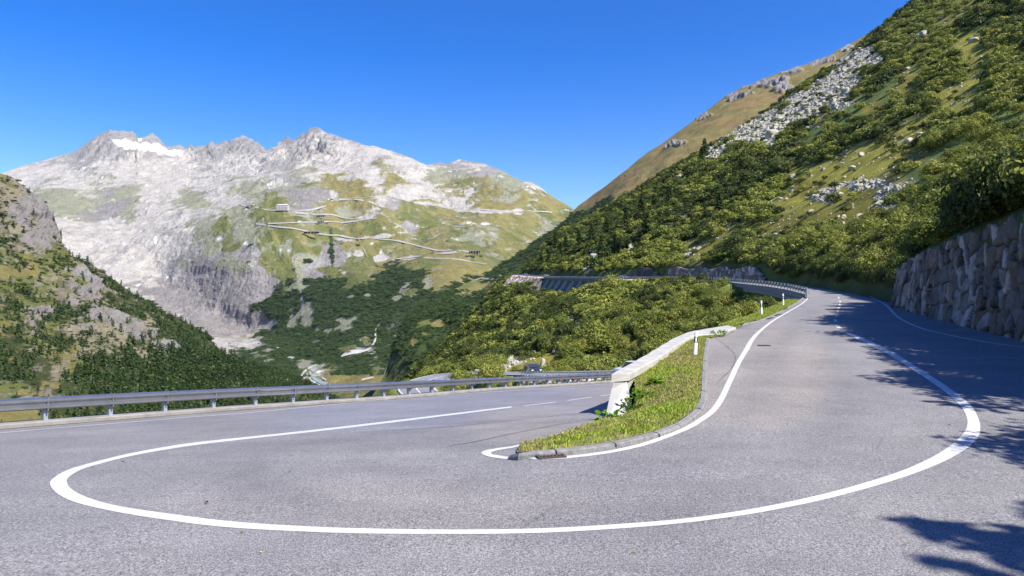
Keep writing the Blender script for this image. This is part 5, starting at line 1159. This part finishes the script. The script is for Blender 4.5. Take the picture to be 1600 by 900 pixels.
# scrub on the far slopes
def scrub(L, cls_, n, s0, label, cond, seed):
    P = L.P.reshape(-1, 3); w_ = np.clip(sum(L.W[c_].reshape(-1) for c_ in cls_ if c_ in L.W), 0, 1)**1.2; px = L.PX.reshape(-1); py = L.PY.reshape(-1)
    area = (P[:, 1]/1000)**1.2; c_ = fbm(P[:, 0]/60, P[:, 1]/60, P[:, 2]/60, 3, seed)
    pr = np.nan_to_num(w_*area*cond(px, py)*np.clip(.6+1.3*c_, .08, 1)); sel = RNG.choice(len(P), n, replace=False, p=pr/pr.sum()); Q = P[sel]
    return scatter('scrub', DWARF, Q-[0, 0, .8], s0*np.exp(RNG.normal(0, .35, n))*Q[:, 1]/1000, label, 'scrub', .75)
DWARF = []
for q, (x_, y_) in enumerate([(640, 560), (652, 548), (668, 560)]):
    p, _ = at(LB, x_, y_); DWARF.append(place(shrub_mesh('dwarf_pine', 620+q, 420, .13, M['needle'], .7, 22), 'dwarf_pine', tuple(p), 2.4, q, ['dark low pine bush above the railway bed, leftmost of three', 'dark low pine bush above the railway bed, middle and highest of three', 'dark low pine bush above the railway bed, rightmost of three'][q], 'shrub', None))
scrub(LB, 'D', 13000, 2.3, 'dark low scrub covering the far side of the slope', lambda x, y: (x < 960)*1.0, 510)
scrub(LM, 'D', 13000, 2.2, 'dark low scrub covering the valley head', lambda x, y: (y > 380)*(x > 380)*(x < 760)*1.0, 511)
scrub(LL, 'TDMOR', 7000, 2.8, 'dark low scrub between the rocks of the left hill', lambda x, y: 1.0, 512)

# ------------------------------------------------------------------ roads, galleries, houses, river on the far slopes
roadsM = [([(670,325),(717.5,327),(775,328),(785,331),(815,328.5),(862.6,332)], 1.8), ([(515,315),(525,319),(555.5,320),(589,324.5),(609.5,330)], 2.6), ([(555.5,316.7),(602.7,316.7),(616,321.7)], 2.0),
 ([(380,328.5),(415,332.5),(434,333.6),(461,333),(508,330)], 2.4), ([(461,335),(491,337),(525,339),(569,345),(589,343.7)], 2.3), ([(589,344.7),(548.7,347),(505,348.7),(447.5,352.8),(420.5,353.8)], 2.0),
 ([(402,353.8),(430.6,357),(474.5,364),(498,366.6),(528.5,368),(569,374),(609.5,379),(643,387.6),(684,396),(731,404)], 2.4), ([(613,406),(650,405.5),(700.6,406),(731,405.5)], 3.0), ([(613,407),(650,411),(684,415),(717.5,420),(758,427)], 3.0)]
for pts_, w_ in roadsM: draped('road', LM, pts_, w_*.72, M['pale_road'], 9, 'pale mountain road across the far slope')
draped('path', LM, [(560,372),(566,386),(575,400)], .8, M['pale_road'], 6, 'thin pale path down the far slope')
draped('river', LM, [(494,581),(486,588),(483,594),(490,600),(505,606),(513,611),(508,618),(498,623)], [3, 5, 4, 5, 7, 5, 5], M['water'], 5, 'pale glacial river on the valley floor')
for pts_, w_ in (([(500,580),(488,585),(478,590),(470,596)], 3), ([(484,603),(500,607),(470,606)], 3), ([(505,598),(512,603)], 2.5), ([(500,614),(480,622),(500,626)], 4), ([(566,604),(584,600)], 3)):
    draped('gravel_bar', LM, pts_, w_, M['gravel'], 6, 'pale gravel bar beside the river')
draped('stream_bed', LM, [(602,515.6),(598,522),(588,530),(589,537),(591,541.6),(584,550),(576,557.5),(556,560),(536,566)], [1.5, 3, 2.5, 3, 3.5, 3, 5, 3, 2], M['gravel'], 6, 'pale stony stream bed in the dark scrub')
draped('stream_bed', LB, [(614,556),(608,566),(598,572)], [1, 2.5, 3], M['gravel'], 4, 'short pale stream bed lower in the scrub')
draped('path', LB, [(713.6,448.2),(722,454),(727,459),(732,466.5),(742,470),(755.5,472.5),(760,474)], [2, 3, 3, 2.5, 2], M['track'], 4, 'dirt track curling round the dark spur')
draped('path', LB, [(652,578),(646,586),(640,596),(634,606),(626,618)], [2, 3, 3.5], M['track'], 3, 'brown railway bed going down the slope')
draped('road', LB, [(712,438.4),(740,436.5),(775,433),(802,430)], 2.0, M['pale_road'], 3, 'thin pale road end beyond the spur')
def gallery(px0, py0, px1, py1, hpx, label, name='avalanche_gallery'):
    a, _ = at(LM, px0, py0); b, _ = at(LM, px1, py1); a = a*(1-30/a[1]); b = b*(1-30/b[1]); b = b*(a[1]/b[1]); s = a[1]/F; H = hpx*s
    t = empty(name, tuple(a), label, 'gallery'); d = b-a; L = np.linalg.norm(d[:2]); rz = math.atan2(d[1], d[0]); c_ = (a+b)/2
    MB().box((c_[0], c_[1], c_[2]+H*.9), (L, 11, H*.25), rz).build('roof', M['concrete_dark'], t)
    MB().box((c_[0], c_[1]+5, c_[2]+H*.35), (L, 1, H*.85), rz).build('back_wall', M['dark'], t)  # shade of the open gallery is put into this wall's colour
    n = max(4, int(L/14))
    for i in range(n):
        p = a + d*(i+.5)/n; MB().box((p[0], p[1]-5, p[2]+H*.36), (2.2, 2, H*.84), rz).build('pillar', M['concrete'], t)
gallery(731, 407, 748, 409.5, 4.2, 'dark open gallery with pale pillars at the end of the far hairpin road')
gallery(493, 339.5, 506, 341, 3, 'small dark gallery on the upper mountain road')
gallery(494, 350.5, 505, 351, 3, 'small dark gallery on the middle mountain road')
gallery(473, 365, 498, 369, 3.2, 'long dark gallery above the grey cliff on the lower mountain road')
def house(px, py, wpx, hpx, label, name, wins):
    p, _ = at(LM, px, py); p = p*(1-45/p[1]); s = p[1]/F; W_, H_ = wpx*s, hpx*s; t = empty(name, tuple(p), label, 'building')
    D_ = W_*.5
    MB().box((p[0], p[1]+D_/2, p[2]+H_*.5), (W_, D_, H_)).build('wall', M['plaster'], t)
    b = MB(); x0, x1, y0, y1, z = p[0]-W_/2-1, p[0]+W_/2+1, p[1]-1, p[1]+D_+1, p[2]+H_+.05
    b.add([(x0, y0, z), (x1, y0, z), (x1, y1, z), (x0, y1, z), (x0+D_*.3, p[1]+D_/2, z+H_*.28), (x1-D_*.3, p[1]+D_/2, z+H_*.28)], [(0, 1, 5, 4), (1, 2, 5), (2, 3, 4, 5), (3, 0, 4), (3, 2, 1, 0)]); b.build('roof', M['slate'], t)
    for r in range(wins[1]):
        for c_ in range(wins[0]):
            MB().box((p[0]-W_/2 + W_*(c_+.5)/wins[0], p[1]-.25, p[2]+H_*(r+.6)/wins[1]), (W_/wins[0]*.38, .6, H_/wins[1]*.5)).build('window', M['glass'], t)
house(441, 334, 18, 8.2, 'large pale mountain hotel on the ledge beside the road', 'hotel', (8, 4))
house(476, 289.5, 9, 2.6, 'low white building high on the grassy shoulder', 'mountain_hut', (4, 1))
house(393, 328, 12, 2.4, 'low pale building left of the hotel', 'kiosk', (5, 1))

# ------------------------------------------------------------------ cars
def car(loc, rz, col, label, kind='car'):
    t = empty('parked_car' if False else 'car', tuple(loc), label, 'car' if kind == 'car' else 'van', None, rz); LOCAL.append(t)
    paint = M.setdefault(str(col), simple('car_paint', col, .3, .1, .03)); paint.node_tree.nodes['Principled BSDF'].inputs['Coat Weight'].default_value = .6
    L, W_, H_ = (4.3, 1.8, 1.45) if kind == 'car' else (4.9, 1.9, 1.95)
    side = [(-L/2, .32), (-L/2+.05, .75), (-L/2+.35, .92), (-L*.22, .98 if kind == 'car' else 1.1), (-L*.08, H_), (L*.28, H_), (L*.44, 1.0 if kind == 'car' else 1.7), (L/2, .85), (L/2, .32)]
    def ring(y, k): return [(x, y, z if z < 1.0 else 1.0+(z-1.0)) for x, z in side]
    b = MB(); n = len(side); rr = []
    for y, inn in ((-W_/2, 1), (-W_/2+.06, 1.0), (W_/2-.06, 1), (W_/2, 1)):
        rr += [(x*(.985 if abs(y) == W_/2 else 1), (y*(.82 if z > 1.0 else 1)), z*(.985 if abs(y) == W_/2 else 1)) for x, z in side]
    Fc = [tuple(range(n)), tuple(range(4*n-1, 3*n-1, -1))]
    for i in range(3):
        for k in range(n): Fc.append((i*n+k, (i+1)*n+k, (i+1)*n+(k+1) % n, i*n+(k+1) % n))
    b.add(rr, Fc).build('body', paint, t)
    for s in (-1, 1):
        g = MB(); y = s*(W_/2*.83+.012); g.add([(-L*.19, s*(W_/2*.9), 1.02), (L*.40, s*(W_/2*.9), 1.02), (L*.27, y, H_-.08), (-L*.075, y, H_-.08)], [(0, 1, 2, 3)]); g.build('side_window', M['glass'], t)
    g = MB(); g.add([(-L*.225, -W_*.38, 1.03), (-L*.225, W_*.38, 1.03), (-L*.09, W_*.34, H_-.05), (-L*.09, -W_*.34, H_-.05)], [(0, 1, 2, 3)]); g.build('windscreen', M['glass'], t)
    g = MB(); g.add([(L*.445, -W_*.36, 1.04), (L*.445, W_*.36, 1.04), (L*.30, W_*.34, H_-.05), (L*.30, -W_*.34, H_-.05)], [(3, 2, 1, 0)]); g.build('rear_window', M['glass'], t)
    for sx in (-.31, .31):
        for sy in (-1, 1):
            w_ = MB(); w_.tube([(L*sx, sy*(W_/2-.2), .32), (L*sx, sy*(W_/2+.01), .32)], .32, 14); wo = w_.build('wheel', M['tyre'], t)
            w_ = MB(); w_.tube([(L*sx, sy*(W_/2+.0), .32), (L*sx, sy*(W_/2+.02), .32)], .2, 10); w_.build('rim', M['galv'], wo)
    for sy in (-1, 1):
        MB().box((-L/2+.02, sy*W_*.36, .68), (.08, .28, .14)).build('headlight', M['white'], t); MB().box((L/2-.0, sy*W_*.38, .78), (.06, .2, .16)).build('tail_light', M['red'], t)
M['red'] = simple('red_plastic', (.4, .02, .02), .4)
def on(L_, x, y):
    i = int(np.argmin(np.hypot(L_[:, 0]-x, L_[:, 1]-y))); d = L_[min(i+1, len(L_)-1)]-L_[i-1]; return L_[i]+[0, 0, .03], math.atan2(d[1], d[0])
p, r_ = on(edge_of(L2, -1.4), 3.6, 106.5); car(p+[-.6, .8, -.15], math.pi/2+.25, (.03, .035, .05), 'dark car on the next bend left of the row of posts')
p, r_ = on(edge_of(L2, 1.4), 17.6, 98.5); car(p+[1.2, 1.5, -.3], r_+math.pi, (.75, .77, .8), 'white van showing over the end of the concrete wall', 'van')
for (px_c, Yc, c_, lb, off) in ((963, 246, (.03, .07, .14), 'dark blue car on the far road by the rubble embankment', 2.0), (817, 396, (.05, .06, .09), 'tiny dark car at the far left end of the viaduct road', 3), (849, 350, (.12, .12, .12), 'tiny grey car on the viaduct', 3)):
    x = float(XL(Yc)) + off; dx = float(XL(Yc+3)-XL(Yc-3)); car((x, Yc, float(ZR(Yc))+.05), math.atan2(6, dx), c_, lb)

# ------------------------------------------------------------------ weeds at the wall end
def weed(px, py, n, r, h, label, zl=None, sp=.28, k=0):
    p = unproj(px, py, 'R') if zl is None else np.array(zl); t = empty('weed', tuple(p), label, 'plant', 'broad leaved weeds at the wall end'); LOCAL.append(t)
    b = MB(); s_ = MB(); rng = random.Random(int(px*7+py))
    for i in range(n):
        a = rng.uniform(0, 6.28); d = sp*math.sqrt(rng.random()); x, y, z = d*math.cos(a), d*math.sin(a)*.7, h*rng.uniform(.35, 1)*(1-.4*d/sp); R = r*rng.uniform(.55, 1.2)
        tx, ty = rng.uniform(-.6, .6), rng.uniform(-.9, .1); P = [(x, y, z)]; m_ = 9
        for j in range(m_):
            q = 2*math.pi*j/m_ + .3; f = .55 if j == 0 else 1; u, v = R*f*math.cos(q), R*f*math.sin(q); P.append((x+u, y+v, z+u*tx+v*ty+.12*R*math.sin(3*q)))
        b.add(P, [(0, j+1, (j+1) % m_+1) for j in range(m_)]); s_.tube([(x*.3, y*.3, -.05), (x*.8, y*.8, z*.6), (x, y, z)], .006, 4)
    me = b.build('leaves', M['weed'], t); s_.build('stems', M['weed'], t)
    A = me.data.attributes.new('var', 'FLOAT', 'POINT'); A.data.foreach_set('value', np.repeat([rng.uniform(.1, .9) for _ in range(n)], 10).astype(np.float32))
weed(948, 650, 26, .075, .34, 'clump of large round leaves at the foot of the wall end', (2.15, 15.2, -3.0), .30)
weed(966, 622, 30, .05, .42, 'tangle of small bright leaves climbing the wall end', (2.75, 15.8, -2.85), .30)
weed(985, 612, 34, .05, .26, 'bright leafy weeds on the bank right of the wall end', (3.1, 16.3, -2.6), .36)
weed(1015, 615, 16, .085, .22, 'single patch of rounder leaves higher on the island bank', (3.6, 17.0, -2.42), .22)
weed(1098, 525, 22, .06, .3, 'yellow flowering weeds at the far corner of the island', (8.6, 28.0, z_right(8, 28)+.05), .5)
